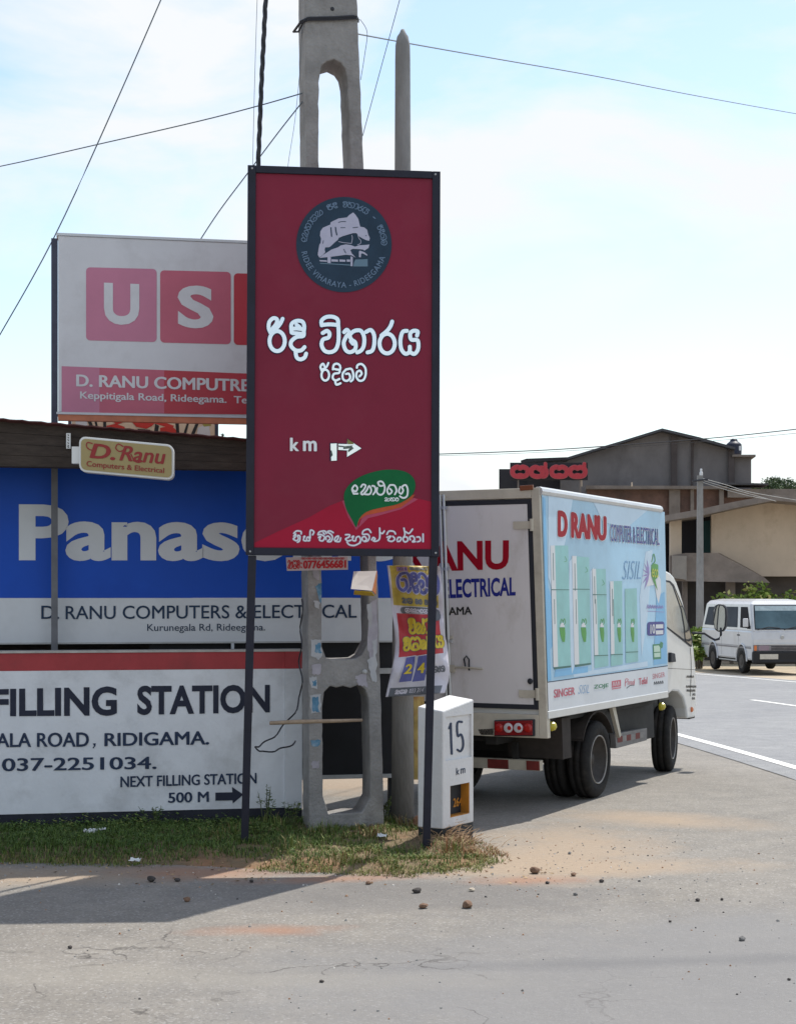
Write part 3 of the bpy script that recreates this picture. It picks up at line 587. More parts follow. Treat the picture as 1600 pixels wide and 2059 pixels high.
mb.build('tile_letter', m_faded, tiles[3]); mb = MB()
text(mb, q, 'D. RANU COMPUTRES', (153, 777), (519, 788), (519, 763), (153, 752.5), .004, .03); mb.build('shop_lettering', m_faded, bx); mb = MB()
text(mb, q, 'Keppitigala Road, Rideegama.  Te', (161, 806), (497, 816), (497, 797), (161, 787), .004, .02)
mb.build('address_lettering', m_faded, bx)

# furniture poster panel seen under the lightbox
m_cream = mat('cream_print', (.62, .50, .36), .5); m_redp = mat('red_print', (.50, .035, .025), .4); m_blk = mat('black_print', (.02, .02, .02), .5); m_grey = mat('pale_grey_print', (.55, .56, .56), .5); m_oliv = mat('olive_print', (.28, .26, .06), .5)
KP = wallp(.7); fk = wfn(.7); q = KP.px
ka, kb = KP.uv(144, 860)[0], KP.uv(432, 860)[0]; kz0, kz1 = KP.uv(300, 905)[1], KP.uv(300, 800)[1]
fpn = thing('furniture_poster', 'poster board picturing red chairs, peeping out under the pink lightbox', 'poster', fk(ka, 0, 0))
MB().box(fk, (ka, 0, kz0-.3), (kb, .03, kz1)).build('panel', m_cream, fpn)
for k_ in (ka-.025, kb+.001): MB().box(fk, (k_, -.008, kz0-.3), (k_+.024, .03, kz1)).build('frame_bar', m_pole, fpn)
for k_ in (ka+.05, kb-.05): MB().box(fk, (k_-.015, .031, 1.9), (k_+.015, .06, kz1)).build('post', m_pole, fpn)
mb = MB()
for mm, pts in ((0, [(152, 838), (172, 838), (178, 862), (152, 868)]), (1, [(172, 838), (180, 838), (190, 864), (184, 866)]), (1, [(188, 838), (192, 838), (199, 866), (194, 866)]), (1, [(207, 838), (213, 838), (214, 868), (208, 868)]),
    (2, [(214, 856), (232, 852), (250, 858), (254, 866), (240, 872), (216, 868)]), (2, [(258, 840), (318, 842), (306, 856), (294, 862), (274, 858)]), (1, [(276, 862), (302, 864), (300, 872), (282, 872)]), (2, [(228, 848), (262, 838), (266, 842), (234, 854)]),
    (2, [(312, 842), (350, 856), (346, 862), (306, 850)]), (2, [(322, 860), (345, 856), (358, 868), (352, 878), (322, 874)]), (1, [(312, 852), (320, 856), (316, 876), (309, 876)]), (1, [(352, 842), (359, 842), (361, 880), (355, 880)]),
    (1, [(378, 844), (382, 844), (372, 880), (366, 880)]), (1, [(396, 845), (402, 845), (388, 882), (380, 882)]), (0, [(398, 860), (420, 852), (424, 884), (394, 884)]), (3, [(402, 844), (424, 846), (424, 856), (410, 858)]), (2, [(338, 874), (380, 872), (388, 884), (344, 882)])):
    mb.cur = mm; HC[0] += 1; mb.poly([q(x, y, .002+.0004*(HC[0] % 9)) for x, y in pts])
mb.build('chair_picture', [m_grey, m_blk, m_redp, m_oliv], fpn)

# small yellow lightbox hung under the eave
m_yel = mat('aged_yellow_acrylic', (.34, .27, .12), .35, .08, 3); m_cap = mat('white_plastic_trim', (.70, .71, .70), .45); m_maroon = mat('maroon_vinyl', (.28, .03, .03), .5)
a, b, c = W(161, 876, 10.62), W(349, 893.5, 10.66), W(157, 949, 10.62)
YP = Plane(a, b-a, c-a); q = YP.px
yl = thing('hanging_lightbox', 'small tilted yellow rounded lightbox hung under the brown eave', 'sign', a)
mb = MB(); o = rr(q, 159, 877, 349, 948, 13, 0, .092); mb.prism(o, -YP.n*.11); mb.build('casing', m_cap, yl, bevel=.004)
mb = MB(); mb.poly(rr(q, 163, 881.5, 345.5, 944, 10, .006, .092)); mb.build('face', m_yel, yl)
mb = MB()
text(mb, q, 'D.', (180, 921), (232, 926), (233, 896), (184, 891), .009, .03, .15); text(mb, q, 'Ranu', (240, 926), (332, 934), (334, 903), (246, 896), .009, .02, .15)
mb.build('name_lettering', m_maroon, yl)
mb = MB()
for s in ([(186, 892), (176, 890), (175, 899), (184, 905), (196, 899)], [(248, 898), (238, 893), (233, 901), (241, 908), (252, 903)], [(264, 914), (270, 926), (278, 930), (286, 928)]): ribbon(mb, q, s, 2.2, .009)
mb.build('swash', m_maroon, yl)
mb = MB(); text(mb, q, 'Computers & Electrical', (174, 941), (330, 954.5), (330.5, 941), (174.5, 926.5), .009, .012); mb.build('trade_lettering', m_maroon, yl)
mb = MB(); mb.box(lambda x, t, y: YP.px(x, y, 0)-YP.n*t, (143, .03, 897), (158, .1, 931)); mb.build('mount', m_cap, yl)
# little white strip sign on the eave
mb = MB(); SP = wallp(-.235); q = SP.px
st = thing('strip_sign', 'tiny white upright strip sign with dark letters on the eave', 'sign', SP.hit(137, 886))
mb.box(lambda x, t, y: SP.px(x, y, 0)+WN*(-t), (133, -.006, 871), (142, .004, 902)); mb.build('panel', m_cap, st)
mb = MB()
for y in (874, 879, 884, 890, 895, 898): ribbon(mb, lambda x, y_, h: q(x, y_, .0085), [(136, y), (138.5, y+1.2), (137, y+2.2)], 1.1, k=2)
mb.build('lettering', m_blk, st)

# a little weed that has seeded on the shop roof
t = thing('roof_weed', 'tiny dark leafy weed silhouetted on the shop roof below the lightbox', 'weed', KP.hit(452, 886)-WN*.2)
ms = MB(); b_ = t.location; ms.tube([b_-ZZ*.12, b_+ZZ*.04, b_+ZZ*.075], [.004, .003, .002], 5); ms.build('stem', m_black, t)
ml = MB()
for i in range(46):
    a_ = rnd.uniform(0, 6.28); zz = rnd.choice((-.02, .03, .05, .06)); c_ = b_+Vector((math.cos(a_)*rnd.uniform(0, .016), math.sin(a_)*.015, zz+rnd.uniform(-.01, .01))); s_ = rnd.uniform(.004, .010)
    ml.add([c_-Vector((s_, 0, 0)), c_+Vector((0, 0, s_*.6)), c_+Vector((s_, 0, .002)), c_-Vector((0, 0, s_*.5))], [(0, 1, 2, 3)])
ml.build('foliage', mat('silhouetted_weed_leaf', (.02, .035, .02), .7), t)  # silhouette against the sky put into the leaf and stem colours
# ------------------------------------------------------------------ the red temple direction sign
m_maroonp = mat('maroon_sign_face', (.205, .015, .040), .42, .12, .9, spec=.2, dirt=(.23, .045, .07), damt=.3, dscale=1.6)
m_crim = mat('crimson_sign_print', (.36, .008, .036), .42, .12, 1.2, spec=.18)
m_crim2 = mat('pink_sign_print', (.42, .055, .115), .34, .1, 3)
m_frame = mat('dark_painted_steel', (.013, .014, .027), .45, .25, 8, spec=.3)
m_wl = mat('white_letter_vinyl', (.80, .83, .85), .4, .04, 5); m_refl = mat('reflective_letter_film', (.86, .89, .90), .16, .05, 5, metal=.75, bump=.12, bscale=7)
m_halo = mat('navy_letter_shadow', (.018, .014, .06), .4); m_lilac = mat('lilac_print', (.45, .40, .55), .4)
m_green = mat('green_logo_print', (.003, .125, .038), .45, .15, 3, spec=.18); m_orng = mat('orange_logo_print', (.45, .07, .02), .35, .15, 6)
DL, DR = 10.33, 10.40
a, b, c = W(498, 332, DL), W(884, 345, DR), W(495, 1113, DL)
SG = Plane(a, b-a, a-c)
q = SG.px
sign = thing('temple_signboard', 'tall dark red signboard with white Sinhala lettering on two black legs', 'signboard', W(680, 1700, 10.37))
nb = -SG.n
mb = MB(); mb.prism([q(x, y, -.004) for x, y in ((512, 347), (871, 359), (870, 1106), (509, 1102))], nb*.02); mb.build('panel', m_maroonp, sign)
fr = MB()
def bar(mb, p, back=.04, front=.014): mb.prism([q(x, y, front) for x, y in p], nb*(back+front))
bar(fr, ((498, 332), (514.5, 332.6), (510.5, 1116.5), (494, 1116))); bar(fr, ((869, 344.6), (885, 345), (882.5, 1120), (866.5, 1119.5)))
bar(fr, ((514.6, 332.6), (868.9, 344.5), (868.8, 359), (514.4, 347.2)), .038, .0125); bar(fr, ((510.7, 1101.5), (866.5, 1105), (866.4, 1119.4), (510.5, 1116.4)), .038, .0125)
fr.build('frame', m_frame, sign, bevel=.003)
for xt, xb, yb in ((507, 492, 1702), (872, 857.5, 1726)):
    mb = MB(); mb.prism([q(x, y, -.002) for x, y in ((xt-8.5, 1117.2), (xt+8, 1117.2), (xb+7, yb), (xb-8, yb))], nb*.05); mb.build('leg', m_frame, sign, bevel=.003)
for x, y in ((507, 339), (875, 351), (503, 1109), (875.5, 1112)):
    mb = MB(); mb.lathe(q(x, y, .014), SG.n, [(0, .007), (.004, .006), (.006, .002)], 10); mb.build('bolt', m_galv, sign)
# printed slope at the foot of the face and the leaf logo
mb = MB(); mb.poly([q(x, y, .0016-.004) for x, y in ((511, 1100), (511, 1092), (560, 1068), (620, 1041), (662, 1017), (690, 1006), (730, 1006), (820, 1003), (838, 1002), (868, 1009), (868, 1104))])
mb.build('printed_slope', m_crim, sign)
pk = MB()
pk.poly([q(x, y, -.0012) for x, y in ((688, 1008), (694, 1003), (722, 1060), (716, 1066), (700, 1040))])
pk.poly([q(x, y, -.0012) for x, y in ((720, 1062), (730, 1034), (760, 1026), (800, 1016), (832, 1001), (840, 1004), (806, 1024), (764, 1036), (740, 1042), (726, 1056))])
pk.build('logo_glow', m_crim2, sign)
leaf = [(716, 1060), (708, 1046), (697, 1026), (692, 1008), (692, 992), (700, 977), (716, 963), (740, 952), (770, 945), (800, 945), (820, 951), (832, 963), (835, 978), (830, 993), (818, 1004), (798, 1014), (770, 1020), (745, 1026), (730, 1034), (721, 1046)]
mb = MB(); mb.poly([q(x, y, 0.0) for x, y in ((716, 1061), (724, 1044), (736, 1036), (770, 1029), (806, 1020), (828, 1004), (834, 994), (826, 996), (790, 1012), (740, 1024), (722, 1036))]); mb.build('logo_rim', m_orng, sign)
lf = MB(); lf.poly([q(x, y, .0016) for x, y in catmull(leaf, 4, True)[:-1]]); lo = lf.build('leaf_logo', m_green, sign)
z3 = lambda ox, oy, s, h0=0: (lambda x, y, h=0: q(ox+x/s, oy+y/s, h+h0))
f6 = z3(570, 930, 5.333)
mb = MB()
for s in LEAFTXT: ribbon(mb, f6, s, 19, .0045, k=5)
glyphs(mb, f6, ['ka', 'ha', 'tta'], 1085, 378, 413, 1232, 8, .0045)
mb.build('logo_lettering', m_wl, lo)
f5 = z3(520, 620, 4.571)
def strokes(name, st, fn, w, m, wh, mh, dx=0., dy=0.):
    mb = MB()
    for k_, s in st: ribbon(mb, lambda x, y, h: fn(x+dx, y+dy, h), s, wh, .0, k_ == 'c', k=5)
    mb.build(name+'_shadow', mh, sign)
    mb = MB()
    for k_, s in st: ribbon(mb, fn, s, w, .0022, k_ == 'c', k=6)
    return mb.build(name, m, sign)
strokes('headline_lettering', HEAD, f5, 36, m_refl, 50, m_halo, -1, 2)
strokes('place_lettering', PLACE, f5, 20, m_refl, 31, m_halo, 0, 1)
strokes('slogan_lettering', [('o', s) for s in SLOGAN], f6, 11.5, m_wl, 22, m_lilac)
mb = MB(); text(mb, q, 'k', (583, 907), (601, 907), (601, 880), (583, 880), .0022, .03); text(mb, q, 'm', (609, 907), (637, 907.5), (637, 886), (609, 886), .0022, .03); mb.build('distance_lettering', m_wl, sign)
fa = z3(490, 780, 4.0); ar = MB()
ar.poly([fa(x, y, 0) for x, y in ((692, 440), (752, 440), (752, 586), (692, 588))]); ar.poly([fa(x, y, 0.0003) for x, y in ((758, 444), (830, 448), (830, 404), (950, 486), (828, 560), (828, 506), (758, 502))]); ar.build('turn_arrow_shadow', m_halo, sign)
ar = MB()
ar.poly([fa(x, y, .0022) for x, y in ((698, 448), (748, 446), (747, 584), (704, 586), (700, 520))])
ar.poly([fa(x, y, .0022) for x, y in ((760, 450), (832, 452), (833, 410), (945, 486), (830, 554), (832, 502), (760, 498))]); ar.build('turn_arrow', m_refl, sign)
m_dpatch = mat('dark_patch_vinyl', (.12, .15, .13), .6, .5, 30); m_opatch = mat('olive_patch_vinyl', (.22, .20, .06), .6, .4, 30)  # darker and olive patches laid over the arrow
mb = MB(); mb.cur = 0
for pts, mi in ((((832, 410), (880, 440), (884, 452), (834, 452)), 1), (((800, 470), (876, 462), (860, 486), (800, 492)), 0), (((706, 500), (716, 540), (700, 560), (699, 505)), 0), (((838, 500), (870, 470), (885, 486), (838, 520)), 0), (((762, 462), (812, 468), (808, 478), (762, 474)), 0)):
    mb.cur = mi; HC[0] += 1; mb.poly([fa(x, y, .0038+.0003*(HC[0] % 5)) for x, y in pts])
mb.build('dark_olive_patch', [m_dpatch, m_opatch], sign)
# round emblem: rock shelter over a shrine, with lettering round the rim
m_slate = mat('slate_emblem_print', (.020, .043, .074), .45, .2, 6, spec=.2); m_stone = mat('lilac_stone_print', (.43, .43, .55), .4, .06, 14); m_rim = mat('pale_blue_print', (.13, .20, .30), .4); m_mid = mat('mid_blue_print', (.12, .20, .27), .4)
f7 = z3(580, 390, 6.957)
EC = (775, 705)
mb = MB(); mb.poly([f7(EC[0]+668*math.cos(2*math.pi*i/64), EC[1]+668*math.sin(2*math.pi*i/64), .0) for i in range(64)]); em = mb.build('emblem', m_slate, sign)
mb = MB(); P_ = lambda pts, h=.0018: mb.poly([f7(x, y, h) for x, y in pts])
P_([(410, 850), (412, 815), (432, 705), (450, 680), (455, 620), (440, 580), (446, 520), (480, 470), (585, 425), (588, 395), (625, 375), (700, 340), (818, 325), (850, 290), (905, 255), (938, 290), (975, 345), (1002, 455), (1060, 465), (1100, 500), (1112, 560), (1137, 615), (1128, 652), (1088, 645), (1040, 622), (985, 590), (950, 545), (900, 545), (830, 566), (765, 585), (705, 610), (690, 640), (640, 680), (600, 720), (570, 742), (512, 745), (505, 780), (515, 812), (480, 850), (430, 885)])
P_([(432, 892), (480, 852), (545, 812), (600, 775), (690, 745), (730, 718), (800, 703), (870, 712), (930, 735), (985, 715), (1060, 712), (1132, 705), (1118, 752), (1062, 790), (1040, 775), (985, 770), (900, 765), (865, 780), (885, 830), (940, 888), (880, 855), (800, 848), (700, 862), (560, 880)])
P_([(985, 800), (1000, 790), (1065, 815), (1105, 850), (1098, 862), (1040, 830), (1020, 830), (1010, 885), (985, 880)]); P_([(430, 922), (535, 926), (540, 946), (440, 940)]); P_([(600, 912), (692, 916), (692, 946), (600, 942)]); P_([(712, 914), (796, 918), (796, 946), (712, 944)]); P_([(814, 914), (862, 916), (862, 946), (814, 944)])
P_([(545, 880), (592, 880), (590, 965), (545, 962)]); P_([(868, 870), (898, 880), (896, 1008), (868, 1006)])
mb.build('rock_picture', m_stone, em)
mb = MB(); P_([(915, 955), (935, 915), (1106, 908), (1108, 1012), (905, 1012)], .0018); P_([(440, 962), (866, 985), (866, 1000), (640, 985), (440, 972)], .0018); mb.build('shrine_picture', m_mid, em)
mb = MB()
for s in ([(592, 470), (598, 530), (602, 590)], [(656, 465), (664, 520), (676, 570)]): ribbon(mb, f7, s, 16, .003)
for s in ([(700, 395), (740, 385), (800, 384)], [(730, 470), (790, 470)], [(900, 470), (970, 462)], [(772, 770), (800, 825)], [(488, 650), (480, 690)], [(1080, 582), (1090, 580)]): ribbon(mb, f7, s, 9, .003)
P_([(1015, 835), (1040, 835), (1085, 860), (1085, 905), (1015, 905)], .0034)
mb.build('picture_shading', m_slate, em)
mb = MB()
for s in ([(885, 575), (892, 620), (880, 690)], [(970, 570), (985, 620), (1010, 650), (1005, 690), (965, 710)], [(700, 665), (780, 680), (880, 690)]): ribbon(mb, f7, s, 8, .003)
mb.build('picture_lines', m_stone, em)
mb = MB()
vs_, fs_ = text_mesh('RIDEE VIHARAYA - RIDEEGAMA', .014, 0, 1.12)
a0, a1 = R(180-10), R(17)
o = []
for u, v, k in vs_:
    an = a0+(a1-a0)*u; r_ = 606-82*v; o.append(f7(EC[0]+r_*math.cos(an), EC[1]+r_*math.sin(an), .0018+k*.0001))
mb.add(o, fs_)
def rim(names, d0, d1):
    tot = sum((GLY[n_][1] if n_ else .5)+.14 for n_ in names); x = 0
    for n_ in names:
        if n_:
            for s in GLY[n_][0]:
                def fn(X, Y, h):
                    an = R(d0+(d1-d0)*X/tot); r_ = 600-78*Y; return f7(EC[0]+r_*math.cos(an), EC[1]+r_*math.sin(an), h)
                ribbon(mb, fn, [(x+p[0], p[1]) for p in s], .13, .0018, k=3)
            x += GLY[n_][1]+.14
        else: x += .64
rim(['e', 'ka', 'ha', 'aa', 'sa', 'ka'], 184, 238); rim(['ri', 'dii'], 246, 262); rim(['vi', 'ha', 'aa', 'ra', 'ya'], 269, 308); rim(['ri', 'dii', 'ga', 'ma'], 332, 362)
ribbon(mb, f7, [(1185, 318), (1212, 340)], 14, .0018)
mb.build('rim_lettering', m_rim, em)

# ------------------------------------------------------------------ concrete pylon pole with openings
m_conc = mat('stained_grey_concrete', (.275, .268, .262), .9, .26, 5, .9, 55, dirt=(.14, .125, .115), damt=.65, dscale=2.2)
m_conc2 = mat('smooth_grey_concrete', (.25, .248, .245), .9, .2, 7, .5, 60, dirt=(.17, .155, .14), damt=.55, dscale=2, stretch=(1, 1, .35))
cd = Vector((math.cos(R(12)), math.sin(R(12)), 0)); co = W(622, 1700, 10.95)
CP = Plane(co, cd, ZZ); cb = -CP.n
pole = thing('concrete_pole', 'massive weathered concrete pylon pole with rectangular openings behind the red sign', 'utility pole', Vector((co.x, co.y, 0)))
def holed(name, outer, holes, depth, plane, m, parent, bevel=.012, rough=.0):
    bm = bmesh.new(); ed = []
    for lp in [outer]+holes:
        L_ = []
        for i, (x, y) in enumerate(lp):
            n_ = lp[(i+1) % len(lp)]; k = max(1, int(math.hypot(n_[0]-x, n_[1]-y)/14)) if rough else 1
            for j in range(k):
                X, Y = x+(n_[0]-x)*j/k, y+(n_[1]-y)*j/k
                L_.append(bm.verts.new(plane.px(X+(mn.noise((X*.13, Y*.13, 1))+.5*mn.noise((X*.4, Y*.4, 6)))*rough, Y+mn.noise((X*.13, Y*.13, 4))*rough)-wloc(parent)))
        ed += [bm.edges.new((L_[i], L_[(i+1) % len(L_)])) for i in range(len(L_))]
    bmesh.ops.triangle_fill(bm, use_beauty=True, use_dissolve=False, edges=ed)
    g = bmesh.ops.extrude_face_region(bm, geom=bm.faces[:])
    for v in [e for e in g['geom'] if isinstance(e, bmesh.types.BMVert)]: v.co += (-plane.n)*depth
    bmesh.ops.recalc_face_normals(bm, faces=bm.faces[:])
    me = bpy.data.meshes.new(name); bm.to_mesh(me); bm.free(); me.materials.append(m)
    ob = bpy.data.objects.new(name, me); COL.objects.link(ob); ob.parent = parent
    if bevel:
        md = ob.modifiers.new('bevel', 'BEVEL'); md.width = bevel; md.segments = 2; md.limit_method = 'ANGLE'; md.angle_limit = R(50)
    return ob
outer = [(612, -900), (613, 0), (616, 330), (619, 1100), (622, 1700), (773, 1700), (768, 1500), (760, 1200), (752, 1000), (731, 330), (718, 0), (690, -900)]
hA = [(641, 480), (640, 250), (641, 165), (646, 132), (657, 122), (672, 119), (686, 126), (694, 138), (698, 158), (701, 220), (706, 400), (708, 480), (690, 500), (656, 500)]
hB = [(644, 820), (643, 590), (655, 570), (700, 570), (714, 590), (726, 820), (716, 845), (655, 845)]
hC = [(647, 1300), (645, 940), (655, 915), (720, 915), (734, 940), (741, 1180), (742, 1290), (726, 1318), (714, 1325), (656, 1325)]
hD = [(649, 1600), (648, 1420), (652, 1392), (664, 1380), (676, 1383), (690, 1379), (704, 1384), (722, 1377), (735, 1386), (741, 1404), (745, 1560), (744, 1606), (728, 1634), (660, 1638)]
holed('shaft', outer, [hA, hB, hC, hD], .29, CP, m_conc, pole, .008, 1.3)
q = CP.px
m_wire = mat('dark_wire', (.03, .032, .04), .5)
mb = MB()
loop = [(597, 47, -.16), (606, 40, -.02), (618, 37, .015), (670, 36, .016), (716, 33, .016), (723, 34, -.05), (718, 36, -.3)]
mb.tube([q(x, y, h) for x, y, h in loop], .009, 5); mb.tube([q(x, y+4, h) for x, y, h in loop[1:-1]], .007, 5); mb.tube([q(597, 47, -.16), q(604, 53, -.1), q(612, 40, .01)], .007, 5)
mb.build('wire_tie', m_wire, pole)
mb = MB(); mb.lathe(q(668, 17, -.002), CP.n, [(0, .014), (.006, .013), (.01, .005)], 10); mb.build('bolt', m_wire, pole)
mb = MB(); mb.lathe(q(733, 1351, 0), CP.n, [(0, .018), (.012, .016), (.02, .007)], 10); mb.build('bolt', m_galv, pole)
# torn paper left of old posters
m_pap = mat('torn_white_paper', (.42, .43, .45), .8, .15, 12, dirt=(.3, .28, .27), damt=.6, dscale=6); m_pblue = mat('torn_blue_paper', (.09, .22, .34), .7, .35, 14, dirt=(.4, .4, .4), damt=.7, dscale=14); m_plil = mat('faded_lilac_paper', (.36, .34, .38), .8, .2, 10)
def scrap(pts, mi, h):
    mb = MB(); p = []
    for i, (x, y) in enumerate(pts):
        x2, y2 = pts[(i+1) % len(pts)]; k = 5
        for j in range(k):
            X, Y = x+(x2-x)*j/k, y+(y2-y)*j/k; p.append(q(X+3.4*mn.noise((X*.4, Y*.4, 3)), Y+3.4*mn.noise((X*.37, Y*.37, 8)), h))
    mb.poly(p); mb.build('poster_remnant', [m_pap, m_pblue, m_plil][mi], pole)
scrap([(625, 1285), (646, 1287), (647, 1320), (640, 1326), (626, 1320)], 0, .003); scrap([(633, 1297), (644, 1292), (645, 1314), (634, 1312)], 1, .005)
scrap([(633, 1180), (647, 1170), (646, 1216), (640, 1200)], 1, .003); scrap([(630, 1207), (643, 1210), (641, 1225), (633, 1220)], 0, .004); scrap([(622, 1362), (637, 1360), (638, 1385), (624, 1382)], 0, .003); scrap([(628, 1370), (636, 1368), (636, 1381), (629, 1380)], 1, .005)
scrap([(623, 1398), (644, 1396), (645, 1434), (625, 1434)], 0, .003); scrap([(627, 1402), (640, 1402), (641, 1432), (628, 1430)], 1, .005); scrap([(624, 1490), (644, 1488), (642, 1500), (628, 1502)], 1, .003); scrap([(626, 1532), (642, 1530), (641, 1544), (627, 1546)], 2, .003)
scrap([(744, 1210), (758, 1205), (759, 1300), (752, 1345), (745, 1330), (738, 1300)], 2, .003); scrap([(738, 1326), (756, 1318), (757, 1370), (748, 1372), (742, 1345)], 0, .005); scrap([(715, 1360), (735, 1352), (738, 1382), (720, 1378)], 2, .003); scrap([(626, 1105), (640, 1100), (642, 1168), (630, 1160)], 2, .003)
scrap([(626, 1338), (646, 1334), (644, 1356), (628, 1356)], 2, .003); scrap([(738, 1215), (748, 1212), (746, 1262), (740, 1258)], 0, .006); scrap([(748, 1290), (757, 1284), (756, 1318), (750, 1322)], 0, .006)
# phone number card, box flap, stick and loose cable on the pole
m_card = mat('pinkish_card', (.48, .42, .42), .7, .05, 8); m_rl = mat('red_card_letters', (.42, .02, .03), .5, .2, 20)
NP = Plane(W(576, 1120, 10.86), cd, ZZ); qn = NP.px
nc = thing('phone_number_card', 'pale card with a red phone number nailed to the pole below the sign', 'notice', NP.hit(638, 1146))
mb = MB(); mb.prism([qn(x, y) for x, y in ((575, 1121), (699, 1119), (699.5, 1145.5), (577, 1148))], -NP.n*.004); mb.build('card', m_card, nc)
mb = MB(); text(mb, qn, '0776456681', (609, 1144), (696, 1142), (696, 1126), (609, 1127), .0015, .055); glyphs(mb, qn, ['ka', 'sa', 'vi'], 579, 1127, 1143, 602, 2.1, .0015, .1)
for x in (605, 605): ribbon(mb, qn, [(605.5, 1132), (606, 1133)], 3, .0015); ribbon(mb, qn, [(605.5, 1140), (606, 1141)], 3, .0015)
for x in range(606, 692, 11): glyphs(mb, qn, ['sa'], x, 1121.5, 1124.5, x+9, 1.0, .0015)
mb.build('lettering', m_rl, nc)
m_flap = mat('white_box_board', (.58, .54, .50), .75, .06, 9); m_yb = mat('yellow_box_board', (.48, .32, .03), .7, .15, 9); m_ob = mat('orange_box_board', (.45, .16, .06), .7, .15, 9)
BP = Plane(W(712, 1149, 10.8), cd, ZZ); qb = BP.px
fb = thing('folded_carton', 'folded carton flap, white with yellow and orange sides, hung on the pole', 'carton', BP.hit(730, 1190))
MB().prism([qb(711, 1149, 0), qb(757, 1148, 0), qb(742, 1188, .10), qb(700, 1184.5, .10)], -BP.n*.003).build('white_flap', m_flap, fb)
MB().prism([qb(757.3, 1148.2, -.002), qb(755, 1196, -.004), qb(742.3, 1188.3, .097)], BP.u*.004).build('orange_side', m_ob, fb)
MB().prism([qb(709, 1187, .06), qb(742, 1190, .085), qb(753, 1197, .0), qb(711, 1194, .0)], -ZZ*.006).build('yellow_base', m_yb, fb)
mb = MB(); mb.tube([qb(540, 1453, .06), qb(600, 1450.5, .05), qb(660, 1449, .055), qb(726, 1447.5, .04)], [.013, .015, .013, .010], 7)
tag(mb.build('bamboo_stick', mat('dry_bamboo', (.33, .25, .18), .8, .25, 20), smooth=True, base=qb(540, 1453, .06)), 'long dry stick pushed sideways through the concrete pole', 'stick')
mb = MB()
cc = [(606, 1205), (605, 1250), (604, 1290), (602, 1330), (605, 1370), (601, 1410), (585, 1440), (560, 1470), (540, 1488), (520, 1499), (514, 1503), (519, 1509), (535, 1512), (555, 1508), (575, 1502), (594, 1491)]
mb.tube([qb(x, y, .02+.05*math.sin(i*.9)) for i, (x, y) in enumerate(catmull(cc, 4))], .0055, 5)
tag(mb.build('loose_cable', m_wire, smooth=True, base=qb(606, 1205)), 'thin black cable dangling in a loop left of the concrete pole', 'cable')

# round concrete post behind the pole
rp = W(809.5, 1652, 11.4); rp.z = .03
mb = MB(); zt = EYE+(HY-62)*11.4/F
mb.lathe((rp.x, rp.y, -.05), ZZ, [(0, .080), (1.6, .071), (3.2, .062), (zt-.20+.05, .053), (zt-.10+.05, .051), (zt-.04+.05, .040), (zt-.012+.05, .022), (zt+.012+.05, .012)], 28)
tag(mb.build('concrete_post', m_conc2, smooth=True, base=rp), 'slim round concrete post with domed top right of the massive pole', 'post')

# crumpled plastic banner tied to the round post
BL = [(778, 1137), (781, 1160), (784, 1190), (788, 1230), (793, 1270), (794, 1305), (790, 1335), (783, 1365), (775, 1402)]
BR = [(884, 1139), (888, 1165), (890, 1200), (891, 1235), (893, 1268), (898, 1295), (901, 1325), (903, 1360), (894, 1394)]
def pl(lst, t):
    x = t*(len(lst)-1); i = min(int(x), len(lst)-2); f = x-i; return (lst[i][0]*(1-f)+lst[i+1][0]*f, lst[i][1]*(1-f)+lst[i+1][1]*f)
cl, cr_ = catmull(BL, 6), catmull(BR, 6)
def ban(s, t, h=0.):
    a_, b_ = pl(cl, t), pl(cr_, t); px, py = a_[0]*(1-s)+b_[0]*s, a_[1]*(1-s)+b_[1]*s
    d = 11.16+.035*math.sin(3.0*s+5*t)+.022*math.sin(9*s-4*t+1)+.018*math.sin(13*t+5*s)+.012*math.sin(23*t-7*s)+.02*abs(mn.noise((s*7+t*3, t*9-s*4, 5)))-.05*t*t+.03*mn.noise((s*4, t*6, 2)); return W(px, py, d-h)
m_by = mat('banner_yellow', (.48, .36, .07), .45, .15, 6, .5, 25); m_br = mat('banner_red', (.46, .05, .06), .45, .15, 6, .5, 25); m_bw = mat('banner_white', (.56, .54, .60), .45, .08, 6, .5, 25)
m_bg = mat('banner_grey', (.13, .14, .16), .45, .15, 8); m_bb = mat('banner_blue', (.11, .12, .32), .45, .15, 8); m_bpk = mat('banner_pink', (.52, .30, .42), .45); m_bgold = mat('banner_gold_letters', (.62, .48, .05), .45)
ban0 = thing('plastic_banner', 'crumpled yellow, red and white plastic banner tied to the round post', 'banner', ban(.5, 1))
mb = MB(); nu, nv = 24, 60; vs = [ban(i/nu, j/nv) for j in range(nv+1) for i in range(nu+1)]
for j in range(nv):
    for i in range(nu):
        s, t = (i+.5)/nu, (j+.5)/nv
        m_ = 0 if t < .335 and s > .06 else 1 if .38 < t < .70 and s > .10 and s < .93 else 3 if t > .925 and .06 < s < .9 else 2
        if s > .9 and t < .5: m_ = 2
        mb.cur = m_; b_ = j*(nu+1)+i; mb.f.append([b_, b_+1, b_+nu+2, b_+nu+1]); mb.m.append(m_)
mb.v = [Vector(v) for v in vs]
sh = mb.build('sheet', [m_by, m_br, m_bw, m_bg], ban0, smooth=True)
md = sh.modifiers.new('thickness', 'SOLIDIFY'); md.thickness = .0015; md.offset = 1 if False else -1
bq = lambda x, y, h=0: ban(x, y, h+.004)           # banner coordinates 0..1
def bgl(mb, names, s0, t0, t1, s1, w, h, gap=.1): glyphs(mb, lambda x, y, hh: bq(x, y*.42, hh), names, s0, t0/.42, t1/.42, s1, w, h, gap)
mb = MB(); bgl(mb, ['ga', 'dii', 'ma', 'la'], .17, .085, .235, .93, .085, .002); mb.build('blue_lettering_outline', m_bw, ban0)
